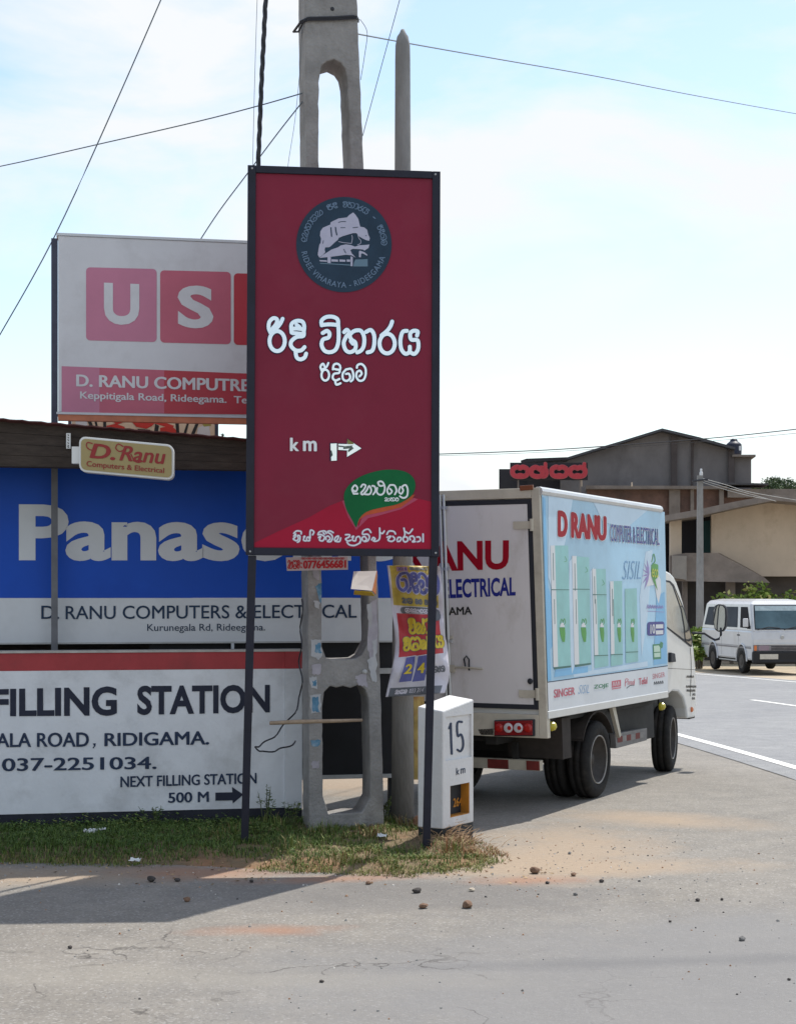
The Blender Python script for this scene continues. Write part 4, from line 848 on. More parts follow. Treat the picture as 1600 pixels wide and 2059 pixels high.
mb = MB(); bgl(mb, ['ga', 'dii', 'ma', 'la'], .17, .085, .235, .93, .056, .005); mb.build('blue_lettering', m_bb, ban0)
def patch(name, m, c, h, n=8):                     # a printed rectangle that follows the creased sheet
    mb = MB(); vs = []
    for j in range(n+1):
        for i in range(n+1):
            a_, b_ = i/n, j/n; x = (1-b_)*((1-a_)*c[0][0]+a_*c[1][0])+b_*((1-a_)*c[3][0]+a_*c[2][0]); y = (1-b_)*((1-a_)*c[0][1]+a_*c[1][1])+b_*((1-a_)*c[3][1]+a_*c[2][1]); vs.append(bq(x, y, h))
    mb.add(vs, [(j*(n+1)+i, j*(n+1)+i+1, (j+1)*(n+1)+i+1, (j+1)*(n+1)+i) for j in range(n) for i in range(n)]); return mb.build(name, m, ban0)
patch('year_tag', m_bpk, ((.17, .02), (.38, .015), (.38, .065), (.17, .07)), .002)
mb = MB(); text(mb, bq, '2018', (.19, .062), (.36, .06), (.36, .024), (.19, .027), .004, .03); mb.build('year_lettering', m_bb, ban0)
mb = MB(); bgl(mb, ['ma', 'sa', 'la'], .42, .025, .05, .75, .02, .003); bgl(mb, ['ka', 'sa', None, 'ma', 'la', None, 'vi', 'sa', 'ga'], .22, .285, .315, .88, .022, .003); bgl(mb, ['sa', 'ra', 'ga'], .72, .80, .84, .92, .02, .003)
bgl(mb, ['ka', 'sa'], .60, .83, .85, .70, .02, .003); mb.build('small_lettering', m_bg, ban0)
mb = MB(); ribbon(mb, lambda x, y, h: bq(x, y*.42, h), [(.22, .363/.42), (.5, .357/.42), (.78, .358/.42)], .10, .002); ribbon(mb, lambda x, y, h: bq(x, y*.42, h), [(.86, .375/.42), (.87, .392/.42)], .16, .003); mb.build('grey_pill', m_bg, ban0)
mb = MB(); bgl(mb, ['sa', 'ma', 'ka', 'la', 'sa', 'ga'], .26, .35, .373, .8, .018, .006); mb.build('pill_lettering', m_bw, ban0)
for nm_, m_, w_, h_ in (('yellow_lettering_shadow', m_bg, .068, .002), ('yellow_lettering', m_bgold, .050, .0045)):
    mb = MB(); bgl(mb, ['vi', 'kal', 'aa'], .31, .42, .515, .72, w_, h_); mb.build(nm_, m_, ban0)
    mb = MB(); bgl(mb, ['vi', 'sa', 'kal', 'dii', 'ya'], .18, .55, .645, .93, w_, h_); mb.build(nm_, m_, ban0)
for x0, dg in ((.22, '2'), (.44, '4')):
    patch('price_tag_edge', m_bw, ((x0, .70), (x0+.19, .695), (x0+.17, .905), (x0-.07, .91)), .001)
    patch('price_tag', m_bb, ((x0+.012, .707), (x0+.175, .703), (x0+.155, .897), (x0-.05, .902)), .0025)
    mb = MB(); text(mb, bq, dg, (x0+.0, .845), (x0+.135, .842), (x0+.15, .762), (x0+.025, .765), .006, .04); mb.build('digit_lettering', m_bgold, ban0)
mb = MB(); text(mb, bq, '033 314', (.38, .975), (.62, .972), (.62, .942), (.38, .945), .004, .02); bgl(mb, ['ka', 'sa', 'ma'], .15, .95, .975, .34, .018, .004); mb.build('phone_lettering', m_bw, ban0)
# faded poster wrapped low on the back of the post
m_fy = mat('faded_yellow_poster', (.48, .36, .13), .7, .3, 7, dirt=(.40, .07, .05), damt=.8, dscale=4)
mb = MB(); p0 = Vector((rp.x, rp.y, 0)); vs = []
for j in range(9):
    for i in range(6):
        z = EYE-(1402+j*21-HY)*11.4/F; x = p0.x+.03+.024*i; vs.append((x, p0.y+.06+.012*mn.noise((i*.6, j*.7, 0)), z))
mb.add(vs, [(j*6+i, j*6+i+1, j*6+7+i, j*6+6+i) for j in range(8) for i in range(5)])
o = mb.build('faded_poster', m_fy, base=vs[-1]); md = o.modifiers.new('t', 'SOLIDIFY'); md.thickness = .002
tag(o, 'narrow faded yellow and red poster hanging between round post and km stone', 'poster')

# ------------------------------------------------------------------ kilometre stone
m_kw = mat('whitewashed_concrete', (.64, .64, .64), .85, .06, 4, .35, 45, dirt=(.40, .36, .31), damt=.45, dscale=3); m_kblk = mat('bitumen_paint', (.02, .024, .03), .6, .2, 9); m_kor = mat('orange_paint', (.48, .20, .025), .7, .2, 8, dirt=(.15, .1, .05), damt=.5)
KF = Vector((.53, .848, 0)); KS = Vector((.848, -.53, 0))      # along the front face, out of the front face
k0 = Vector((.2880, 10.55, 0)); kfn = lambda u, t, z: k0+KF*u-KS*t+ZZ*z
KQ = Plane(k0, KF, ZZ); KQ.n = KS
kq = KQ.px
km = thing('kilometre_stone', 'white kilometre stone with black 15 km and an orange lined recess', 'milestone', k0)
wk, tk, hk = .405, .19, .905
ru0, ru1, rz0, rz1 = KQ.uv(905, 1620)[0], KQ.uv(944, 1620)[0], KQ.uv(905, 1645)[1], KQ.uv(905, 1581)[1]
sl = lambda u, t: hk+.055*u/wk-.02*(1 if t < .05 else 0)
zp0, zp1 = KQ.uv(896, 1531)[1], KQ.uv(896, 1442)[1]   # shallow panel for the number
kb = MB().hexa([kfn(0, 0, .12), kfn(wk, 0, .12), kfn(wk, tk, .12), kfn(0, tk, .12), kfn(0, 0, hk-.025), kfn(wk, 0, hk+.03), kfn(wk, tk, hk+.055), kfn(0, tk, hk)]).build('stone_body', m_kw, km, bevel=.009)
cuts = [MB().box(kfn, (ru0, -.05, rz0), (ru1, .07, rz1)).build('cut', m_kw, km), MB().box(kfn, (.035, -.05, zp0), (wk-.03, .014, zp1)).build('cut', m_kw, km)]
for c_ in cuts:
    md = kb.modifiers.new('cut', 'BOOLEAN'); md.object = c_; md.operation = 'DIFFERENCE'; md.solver = 'EXACT'
bpy.context.view_layer.update()
me = bpy.data.meshes.new_from_object(kb.evaluated_get(bpy.context.evaluated_depsgraph_get())); kb.modifiers.clear(); kb.data = me
for c_ in cuts: bpy.data.objects.remove(c_)
MB().box(kfn, (.004, .004, -.1), (wk-.004, tk-.004, .1195)).build('black_foot', m_kblk, km)
mb = MB(); e_ = .002
mb.box(kfn, (ru1-.008, .003, rz0+.006), (ru1-.001, .066, rz1-.004)); mb.box(kfn, (ru0+.002, .003, rz0+.0005), (ru1-.009, .066, rz0+.006)); mb.box(kfn, (ru0+.001, .003, rz0+.0065), (ru0+.007, .066, rz1-.004)); mb.build('recess_lining', m_kor, km)
MB().box(kfn, (ru0+.008, .062, rz0+.0065), (ru1-.0085, .0695, rz1-.001)).build('recess_back', m_kblk, km)
kr = Plane(kfn(0, .014, 0), KF, ZZ); kr.n = KS; qr = kr.px
mb = MB()
ribbon(mb, qr, [(902, 1465), (906, 1455)], 3.6, .002); ribbon(mb, qr, [(905.5, 1456), (906.5, 1490), (907.5, 1516)], 4.6, .002, k=3)
for s in ([(928, 1452), (919, 1454), (919.5, 1480), (926, 1477), (930, 1488), (930, 1502), (925, 1511), (919, 1508)],): ribbon(mb, qr, s, 4.4, .002, k=5)
text(mb, kq, 'k', (916.5, 1559), (923, 1557.5), (923, 1543), (916.5, 1545), .002, .01); text(mb, kq, 'm', (925.5, 1556.5), (934.5, 1554.5), (934.5, 1544), (925.5, 1546), .002, .01)
mb.build('number_lettering', m_ltr2, km)
kb_ = Plane(kfn(0, .062, 0), KF, ZZ); kb_.n = KS
mb = MB(); text(mb, kb_.px, '264', (910, 1624), (928, 1620), (928, 1602), (910, 1606), .003, .03); mb.build('recess_lettering', m_kor, km)

# clods and dry stems piled at the foot of the stone
m_clod = mat('brick_red_clod', (.36, .19, .11), .9, .3, 12, .8, 30); m_strawm = mat('dry_stems', (.33, .22, .13), .85, .3, 30)
def rock(x, y, z, s, m, label, grp=None, name='loose_stone', fl=.62):
    bm = bmesh.new(); bmesh.ops.create_icosphere(bm, subdivisions=2, radius=1); k = Vector((rnd.random()*9, rnd.random()*9, rnd.random()*9)); r3 = Matrix.Rotation(rnd.random()*6, 3, 'Z')
    sx, sy = rnd.uniform(.8, 1.2), rnd.uniform(.7, 1.1)
    for v in bm.verts:
        n_ = 1+.35*mn.noise(v.co*1.1+k)+.18*mn.noise(v.co*2.6+k); c_ = v.co*n_; v.co = r3 @ Vector((c_.x*sx, c_.y*sy, c_.z*fl))*s
    z0 = min(v.co.z for v in bm.verts); me = bpy.data.meshes.new(name)
    for v in bm.verts: v.co.z -= z0+s*.08
    bm.to_mesh(me); bm.free(); me.materials.append(m); o = bpy.data.objects.new(name, me); COL.objects.link(o); o.location = (x, y, z)
    return tag(o, label, 'stone', grp)
def onground(px, py):
    g = G(px, py); r_ = ray(px, py); d = g.y
    for _ in range(20):
        p = Vector((r_.x*d, d, 0)); zz = vh(p.x, p.y) if vdist(p.x, p.y) > -.05 else 0; d = (EYE-zz)/-r_.z
    return Vector((r_.x*d, d, zz))
m_st = {'b': mat('brown_stone', (.19, .115, .075), .85, .35, 25, .8, 60), 'g': mat('grey_stone', (.17, .165, .16), .85, .35, 25, .8, 60), 'd': mat('dark_stone', (.06, .052, .048), .85, .3, 25, .8, 60), 'p': mat('pale_stone', (.50, .43, .34), .85, .25, 25, .8, 60)}
for px, py, r_, m_, lb in ((838, 1796, 9.5, 'd', 'dark brown stone on the asphalt in front of the right sign leg'), (851, 1827, 10, 'b', 'upright brown stone nearest below the right sign leg'), (939, 1826, 15, 'b', 'flat wide brown stone, largest loose stone on the asphalt'),
    (948, 1793, 8, 'p', 'pale buff stone on the asphalt below the km stone'), (1075, 1757, 11, 'b', 'brown stone at the corner of the sand right of the grass'), (1153, 1762, 8, 'b', 'small round brown stone on the sandy edge'), (1145, 1718, 6, 'g', 'small grey stone in the middle of the sand'),
    (1209, 1775, 7, 'd', 'small flat dark stone right of the two brown stones on the sand edge'), (1402, 1813, 6.5, 'd', 'left one of two dark chips on the right asphalt'), (1451, 1811, 5.5, 'd', 'right one of two dark chips on the right asphalt'),
    (1492, 1892, 8.5, 'g', 'lone grey stone on the smooth asphalt at the right'), (1347, 1855, 4.5, 'd', 'tiny dark chip on smooth asphalt near the centre right'), (1586, 1972, 5, 'd', 'tiny dark chip at the right edge of the picture'), (304, 1774, 10, 'd', 'dark stone within the sign shadow at the left'),
    (357, 1773, 8, 'd', 'second dark stone within the sign shadow, beside the red soil'), (141, 1908, 6.5, 'd', 'lone dark stone on the sunlit asphalt at far left'), (506, 1775, 7, 'd', 'dark stone at the thin tip of lit asphalt by the shadow'), (740, 1779, 8, 'b', 'brown stone on asphalt left of the right sign leg'),
    (376, 1814, 9, 'b', 'reddish flat stone in the middle of the sign shadow'), (647, 1976, 6, 'd', 'dark stone among the cracks in the near asphalt'), (1100, 1778, 6, 'd', 'small dark stone just below the sand corner'), (1157, 1801, 6.5, 'g', 'small grey stone on the dusty strip below the sand')):
    p = G(px, py); rock(p.x, p.y, 0, r_*p.y/F*(.95 if r_ > 8 else .75), m_st[m_], lb)
p = onground(845, 1668); rock(p.x, p.y, p.z, .075, m_clod, 'orange brown clod of earth between the sign leg and km stone', None, 'earth_clod', .7)
p = onground(885, 1672); rock(p.x, p.y, p.z, .05, m_clod, 'crumbling red earth clod at the foot of the km stone', None, 'earth_clod', .7)
mb = MB()
for _ in range(240):
    x, y = rnd.gauss(.36, .09), rnd.gauss(10.62, .13); z = vh(x, y); a_ = rnd.uniform(0, 6.28); l_ = rnd.uniform(.05, .17); e = rnd.uniform(.1, .9)
    p1 = Vector((x+l_*math.cos(a_)*.9, y+l_*math.sin(a_)*.9, max(z, .0)+l_*e*.7)); mb.tube([(x, y, z-.01), (Vector((x, y, z))+p1)/2+Vector((0, 0, .012)), p1], [.0025, .002, .001], 3, False)
tag(mb.build('dry_grass_heap', [m_strawm], base=(.3, 10.4, 0)), 'heap of dry reddish stems raked against the foot of the km stone', 'dry grass', kind='stuff')
# litter
m_litter = mat('crumpled_white_paper', (.68, .69, .70), .7, .06, 20)
def litter(px, py, s, lb):
    p = onground(px, py); bm = bmesh.new(); bmesh.ops.create_grid(bm, x_segments=6, y_segments=5, size=1)
    k = rnd.random()*20
    for v in bm.verts: v.co = Vector((v.co.x*s, v.co.y*s*.6, abs(mn.noise((v.co.x*1.6+k, v.co.y*1.9, k)))*s*1.0+.012))
    me = bpy.data.meshes.new('paper_scrap'); bm.to_mesh(me); bm.free(); me.materials.append(m_litter); o = bpy.data.objects.new('paper_scrap', me); COL.objects.link(o)
    o.location = p+Vector((0, 0, .015)); o.rotation_euler = (.25, 0, rnd.uniform(-.4, .4)); md = o.modifiers.new('t', 'SOLIDIFY'); md.thickness = .002
    tag(o, lb, 'litter')
litter(183, 1681, .042, 'larger crumpled white paper scrap lying in the shaded grass'); litter(206, 1677, .022, 'small white paper scrap beside the larger one in grass'); litter(272, 1740, .034, 'flat white paper scrap on the edge between grass and asphalt')
litter(768, 1690, .03, 'pale twisted scrap in the grass by the concrete pole foot')
# weeds growing up the wall foot
m_wd = [mat('weed_leaf', (.065, .115, .03), .6), mat('weed_leaf_light', (.15, .19, .05), .6)]; m_stem = mat('weed_stem', (.10, .12, .05), .7)
def weed(px, py, hgt, spread, lb, nst=9, nl=26, light=.2, d=None):
    p = onground(px, py+13) if d is None else Vector(((px-CX)*d/F, d, 0)); z = vh(p.x, p.y) if vdist(p.x, p.y) > 0 else 0; p.z = z
    t = thing('wall_weed', lb, 'weed', p); ms, ml = MB(), MB()
    for _ in range(nst):
        a_ = rnd.uniform(0, 6.28); h = hgt*rnd.uniform(.5, 1); r_ = spread*rnd.uniform(.2, 1); b_ = p+Vector((math.cos(a_)*r_*.3, math.sin(a_)*r_*.12, -.01)); tp = p+Vector((math.cos(a_)*r_, math.sin(a_)*r_*.3-.02, h)); md_ = (b_+tp)/2+Vector((0, 0, h*.12))
        ms.tube([b_, md_, tp], [.003, .0025, .0012], 4, False)
        for _ in range(nl):
            f = rnd.random(); c_ = (b_*(1-f)+md_*f) if rnd.random() < .4 else (md_*(1-f)+tp*f); s = rnd.uniform(.006, .016)*(1.25-.5*f); an = rnd.uniform(0, 6.28); dx, dy = math.cos(an)*s, math.sin(an)*s*.7; o_ = c_+Vector((dx, dy, rnd.uniform(-.5, .8)*s))
            ml.cur = 1 if rnd.random() < light else 0; ml.add([c_, o_+Vector((-dy*.6, dx*.6, s*.2)), o_+Vector((dx, dy, s*.3)), o_+Vector((dy*.6, -dx*.6, -s*.2))], [(0, 1, 2, 3)])
    ms.build('stem', m_stem, t); ml.build('foliage', m_wd, t)
for px, py, h, s, lb in ((10, 1655, .17, .10, 'leafy weed at the left picture edge under the address lettering'), (75, 1652, .19, .13, 'broad low weed at the wall foot near the left edge'), (128, 1650, .29, .12, 'tall thin seeding weed before the wall under the phone number'), (212, 1648, .24, .10, 'wispy weed at the wall foot left of NEXT FILLING STATION'),
    (315, 1652, .17, .16, 'bushy green weed below the 500 M lettering'), (440, 1655, .12, .1, 'small weed at the wall foot just left of the left sign leg'), (535, 1648, .34, .07, 'thin upright weed right of the left sign leg'), (583, 1652, .27, .10, 'brownish tangled weed at the wall end beside the pole'), (525, 1668, .09, .08, 'low pale yellow flowering weed right of the sign leg'),
    (775, 1640, .19, .05, 'small bright weed growing between the pole and round post')):
    weed(px, py, h*.9, s, lb, 7, 20, .7 if 'yellow' in lb or 'bright' in lb else .2)
# ------------------------------------------------------------------ the delivery truck
TF = Vector((.451, .893, 0)).normalized(); TRd = Vector((TF.y, -TF.x, 0)); TC = Vector((1.097, 12.07, 0)); LEAN = .036
T = lambda f, r, z: TC+TF*f+TRd*(r-LEAN*(z-.7276))+ZZ*z
TS = Plane(T(0, 0, .7276), TF, T(0, 0, 2.4)-T(0, 0, .7)); TRr = Plane(T(0, 0, .7276), TRd, T(0, 0, 2.4)-T(0, 0, .7))
m_tw = mat('truck_white_paint', (.62, .62, .60), .35, .05, 3, dirt=(.42, .40, .36), damt=.4, dscale=2, coat=.3)
m_door = mat('truck_door_panel', (.67, .645, .645), .4, .05, 3, dirt=(.37, .33, .28), damt=.7, dscale=2.4, stretch=(1, 1, .45))
m_cream_f = mat('grimy_cream_frame', (.50, .46, .38), .5, .12, 5, dirt=(.22, .19, .15), damt=.5, dscale=4)
m_gask = mat('rubber_gasket', (.022, .024, .032), .6); m_chas = mat('chassis_black', (.022, .021, .020), .7, .3, 8); m_mud = mat('muddy_steel', (.040, .033, .029), .85, .3, 8)
m_tyre = mat('tyre_rubber', (.018, .017, .0165), .85, .3, 18, .3, 60, dirt=(.065, .056, .047), damt=.6, dscale=6, spec=.2); m_rim = mat('dusty_rim_steel', (.055, .048, .043), .6, .3, 10); m_rimb = mat('highlit_rim_edge', (.26, .24, .22), .45, .2, 10, metal=.4)  # rim edge paled to put its ring highlight into the colour
m_alu = mat('aluminium_rail', (.56, .57, .57), .35, .06, 6, metal=.35); m_redl = mat('red_tail_lens', (.20, .006, .010), .2, coat=.5); m_wlens = mat('clear_lamp_lens', (.55, .52, .54), .2, coat=.5)
m_yl = mat('yellow_marker_lens', (.46, .39, .03), .25, coat=.5); m_amb = mat('amber_lens', (.62, .17, .05), .25, coat=.5); m_brn = mat('faded_amber_lens', (.20, .065, .03), .4); m_glass = mat('dark_vehicle_glass', (.035, .04, .045), .08, coat=.6); m_glass2 = mat('hazy_vehicle_glass', (.20, .215, .225), .15, .25, 5, coat=.4)
tr = thing('box_truck', 'white box delivery truck with blue printed side parked on the sandy shoulder', 'truck', TC)
BLn = 2.893; ZB, ZT = .7276, 2.43
box = MB().box(T, (0.02, -1.58, ZB+.001), (BLn, -.006, ZT-.03)).build('cargo_box', m_tw, tr, bevel=.01)
mb = MB(); mb.tube([T(-.0, -.012, ZT-.035), T(BLn+.004, -.012, ZT-.035)], .036, 10); mb.tube([T(0, -1.57, ZT-.035), T(BLn, -1.57, ZT-.035)], .036, 10); mb.build('roof_rail', m_alu, tr, smooth=False)
MB().box(T, (.0, -.004, ZB-.012), (BLn+.003, .012, ZB+.045)).build('side_rail', m_alu, tr, bevel=.004)
mb = MB()
mb.box(T, (-.012, -.062, .573), (.05, .002, ZT-.01)); mb.box(T, (-.012, -1.585, .573), (.05, -1.523, ZT-.01)); mb.box(T, (-.012, -1.522, ZT-.085), (.05, -.0625, ZT-.01)); mb.box(T, (-.012, -1.522, .573), (.06, -.0625, .745))
mb.build('rear_frame', m_cream_f, tr, bevel=.004)
qr = TRr.px; qs = TS.px
us = TRr.uv(897, 1200)[0]                          # where the two rear doors meet
def door(fu, px_map, side):
    d = MB(); g = MB()
    X = lambda u, v, h: TRr.at(u, v, h)
    u1 = -.064; u0 = us+.004; v0 = .055; v1 = ZT-.09-ZB
    if side: u0, u1 = 2*us-u1, us-.004
    w_ = .036
    d.box(lambda u, h, v: X(u, v, h), (u0+w_, -.03, v0+w_), (u1-w_, .004, v1-w_))
    for a_, b_ in (((u0, v0), (u0+.012 if not side else u0+w_, v1)), ((u1-w_ if not side else u1-.012, v0), (u1, v1)), ((u0, v0), (u1, v0+w_)), ((u0, v1-w_), (u1, v1))):
        pass
    iu0 = u0+(.010 if not side else w_); iu1 = u1-(w_ if not side else .010)
    g.box(lambda u, h, v: X(u, v, h), (u0, -.02, v0), (iu0, .006, v1)); g.box(lambda u, h, v: X(u, v, h), (iu1, -.02, v0), (u1, .006, v1)); g.box(lambda u, h, v: X(u, v, h), (iu0, -.02, v0), (iu1, .0065, v0+w_)); g.box(lambda u, h, v: X(u, v, h), (iu0, -.02, v1-w_), (iu1, .0065, v1))
    d2 = MB(); d2.box(lambda u, h, v: X(u, v, h), (iu0-.001, -.03, v0+w_-.001), (iu1+.001, .0045, v1-w_+.001))
    dd = d2.build('rear_door', m_door, tr); g.build('door_gasket', m_gask, dd)
    rod = MB(); ur = u0+.012 if not side else u1-.012
    rod.tube([X(ur, .02, .022), X(ur, v1+.05, .022)], .011, 8)
    for vv in (.08, .55, 1.1, v1-.05): rod.box(lambda u, h, v: X(u, v, h), (ur-.03, .006, vv-.012), (ur+.03, .03, vv+.012))
    rod.build('lock_rod', m_alu, dd)
    hg = MB()
    for vv in (.17, 1.42):
        hg = MB(); ue = u1 if not side else u0; s_ = -1 if not side else 1
        hg.box(lambda u, h, v: X(u, v, h), (min(ue+s_*.15, ue-s_*.02), .007, vv-.028), (max(ue+s_*.15, ue-s_*.02), .014, vv+.028)); hg.tube([X(ue, vv-.045, .018), X(ue, vv+.045, .018)], .016, 8); hg.build('hinge', m_cream_f, dd)
    return dd
door_r = door(None, None, False); door_l = door(None, None, True)
q = TRr.px
mb = MB(); mb.tube([q(905, 1341, .02), q(940, 1342, .022), q(972, 1345, .02)], .009, 6); mb.build('latch_handle', m_cream_f, door_r); mb = MB(); mb.tube([q(938, 1343, .02), q(936, 1325, .03), q(941, 1319, .035), q(946, 1326, .03), q(945, 1348, .02)], .007, 6); mb.build('latch_ring', m_gask, door_r); mb = MB(); mb.box(lambda x, h, y: q(x, y, h), (906, .006, 1352), (916, .03, 1337)); mb.build('latch_keeper', m_cream_f, door_r); mb = MB(); mb.box(lambda x, h, y: q(x, y, h), (904, .006, 1285), (911, .02, 1278)); mb.build('rod_clip', m_cream_f, door_r)
mb = MB(); mb.lathe(q(1067, 1370, .0145), TRr.n, [(0, .022), (.006, .02), (.012, .008)], 12); mb.build('hinge_bolt', m_gask, door_r)
m_tred = mat('truck_red_letters', (.33, .005, .018), .5, .05, 6, spec=.12); m_tblue = mat('truck_blue_letters', (.012, .02, .22), .4, .05, 6)
mb = MB(); text(mb, q, 'ANU', (866, 1150), (1023, 1145), (1023.5, 1086), (864, 1089), .0062, .05); mb.build('name_lettering', m_tred, door_r)
mb = MB(); text(mb, q, 'ELECTRICAL', (892, 1204), (1037, 1198), (1037, 1160.5), (890, 1165), .0062, .03); mb.build('trade_lettering', m_tblue, door_r)
mb = MB(); text(mb, q, 'GAMA', (888, 1238), (949.5, 1236), (949, 1219.5), (887, 1221.5), .0062, .025); mb.build('place_lettering', m_blk, door_r)
mb = MB(); text(mb, q, 'D R', (742, 1152), (855, 1150), (853, 1089), (740, 1092), .0062, .035); mb.build('name_lettering', m_tred, door_l)
mb = MB(); text(mb, q, 'COMPUTER &', (733, 1208), (882, 1204), (880, 1165), (731, 1169), .0062, .03); mb.build('trade_lettering', m_tblue, door_l)
mb = MB(); mb.prism([q(x, y, -.0) for x, y in ((1046, 977), (1073, 975), (1073, 985), (1047, 987))], TRr.n*.022); mb.build('marker_lamp', m_brn, tr, bevel=.004)
# tail lamp cluster
mb = MB(); mb.prism([q(x, y, .0) for x, y in ((997, 1448), (1077, 1446), (1077, 1480), (997, 1480))], TRr.n*.04); tl = mb.build('tail_lamp', m_gask, tr, bevel=.005)
mb = MB(); mb.prism([q(x, y, .0405) for x, y in ((999, 1450), (1075, 1448), (1075, 1478), (999, 1478))], TRr.n*.01); mb.build('lens', m_redl, tl, bevel=.004)
mb = MB()
for x in (1027, 1047): mb.lathe(q(x, 1463, .0505), TRr.n, [(0, .037), (.008, .034), (.012, .022)], 18)
mb.build('reverse_lamp', m_wlens, tl)
mb = MB()
for x in (1030, 1050): mb.lathe(q(x, 1463, .063), TRr.n, [(0, .016), (.004, .014)], 14)
for x in (1008, 1066): mb.lathe(q(x, 1463, .0505), TRr.n, [(0, .034), (.006, .03), (.009, .016)], 16)
mb.build('brake_lamp', mat('bright_red_lens', (.38, .012, .010), .2, coat=.5), tl)
mb = MB(); mb.prism([q(x, y, .0) for x, y in ((962, 1467), (993, 1465), (993, 1478), (968, 1478))], TRr.n*.012); mb.build('number_bracket', m_mud, tr)
# printed side
mb = MB(); mb.poly([qs(x, y, .0062) for x, y in ((1087, 989), (1334.5, 1029.5), (1340.8, 1338), (1099, 1371))])
m_print = mat('sky_blue_side_print', (.27, .49, .66), .35, .22, .7, stretch=(1, 1, 1), coat=.2); sp = mb.build('side_print', m_print, tr)
m_lb = mat('pale_blue_print_streak', (.46, .60, .72), .35, .1, 2); m_cy = mat('cyan_print_streak', (.15, .42, .68), .35, .1, 2)
Z = lambda h: (lambda x, y, hh=0: qs(x, y, .0062+h+hh))
mb = MB(); s1 = Z(.0010)
for pts in (((1100, 994), (1150, 1001), (1140, 1060), (1112, 1200), (1100, 1160)), ((1190, 1008), (1300, 1026), (1260, 1060), (1210, 1050)), ((1142, 1130), (1150, 1120), (1156, 1330), (1148, 1355), (1142, 1300)), ((1185, 1150), (1192, 1140), (1196, 1340), (1188, 1352)), ((1150, 1355), (1300, 1330), (1300, 1340), (1152, 1362)), ((1284, 1200), (1296, 1110), (1310, 1105), (1300, 1240), (1288, 1320))):
    HC[0] += 1; mb = MB(); mb.poly([qs(x, y, .0070+.0002*(HC[0] % 5)) for x, y in pts]); mb.build('light_streak', m_lb, tr)
mb = MB()
for pts in (((1089, 1000), (1094, 1001), (1106, 1368), (1099, 1369)), ((1318, 1200), (1334, 1190), (1339, 1334), (1312, 1338)), ((1100, 1180), (1106, 1200), (1108, 1300), (1102, 1310)), ((1115, 1345), (1180, 1340), (1180, 1352), (1112, 1362))):
    HC[0] += 1; mb = MB(); mb.poly([qs(x, y, .0073+.0002*(HC[0] % 5)) for x, y in pts]); mb.build('cyan_streak', m_cy, tr)
mb = MB(); mb.poly([qs(x, y, .0062) for x, y in ((1099.1, 1373), (1340.9, 1340), (1341.6, 1397), (1101, 1434))]); mb.build('white_strip', m_wvinyl, tr)
mb = MB(); mb.poly([qs(x, y, .0064) for x, y in ((1099, 1371), (1340.8, 1338), (1340.9, 1340), (1099.1, 1373))]); mb.build('dark_rule', m_navy, tr)
m_fr = mat('mint_fridge_print', (.21, .47, .47), .35, .12, 4); m_frw = mat('white_fridge_edge', (.60, .62, .64), .35); m_frd = mat('dark_green_print', (.02, .12, .11), .4); m_lf = mat('leaf_green_print', (.05, .27, .045), .4, .2, 20)
FRG = [((1104, 1097), (1140, 1097), (1145.5, 1338.5), (1110.5, 1342), 9, 1185, 0), ((1147.5, 1118), (1182, 1121), (1186, 1333), (1153, 1337), 9, 1184, 0), ((1188, 1144), (1215.5, 1144), (1221, 1339), (1193, 1344), 7.5, 1195, 1318), ((1224, 1169), (1248.5, 1168), (1250, 1336), (1226, 1340), 7, 0, 1316), ((1254, 1184), (1278, 1183), (1281, 1330), (1256, 1334), 0, 0, 1311)]
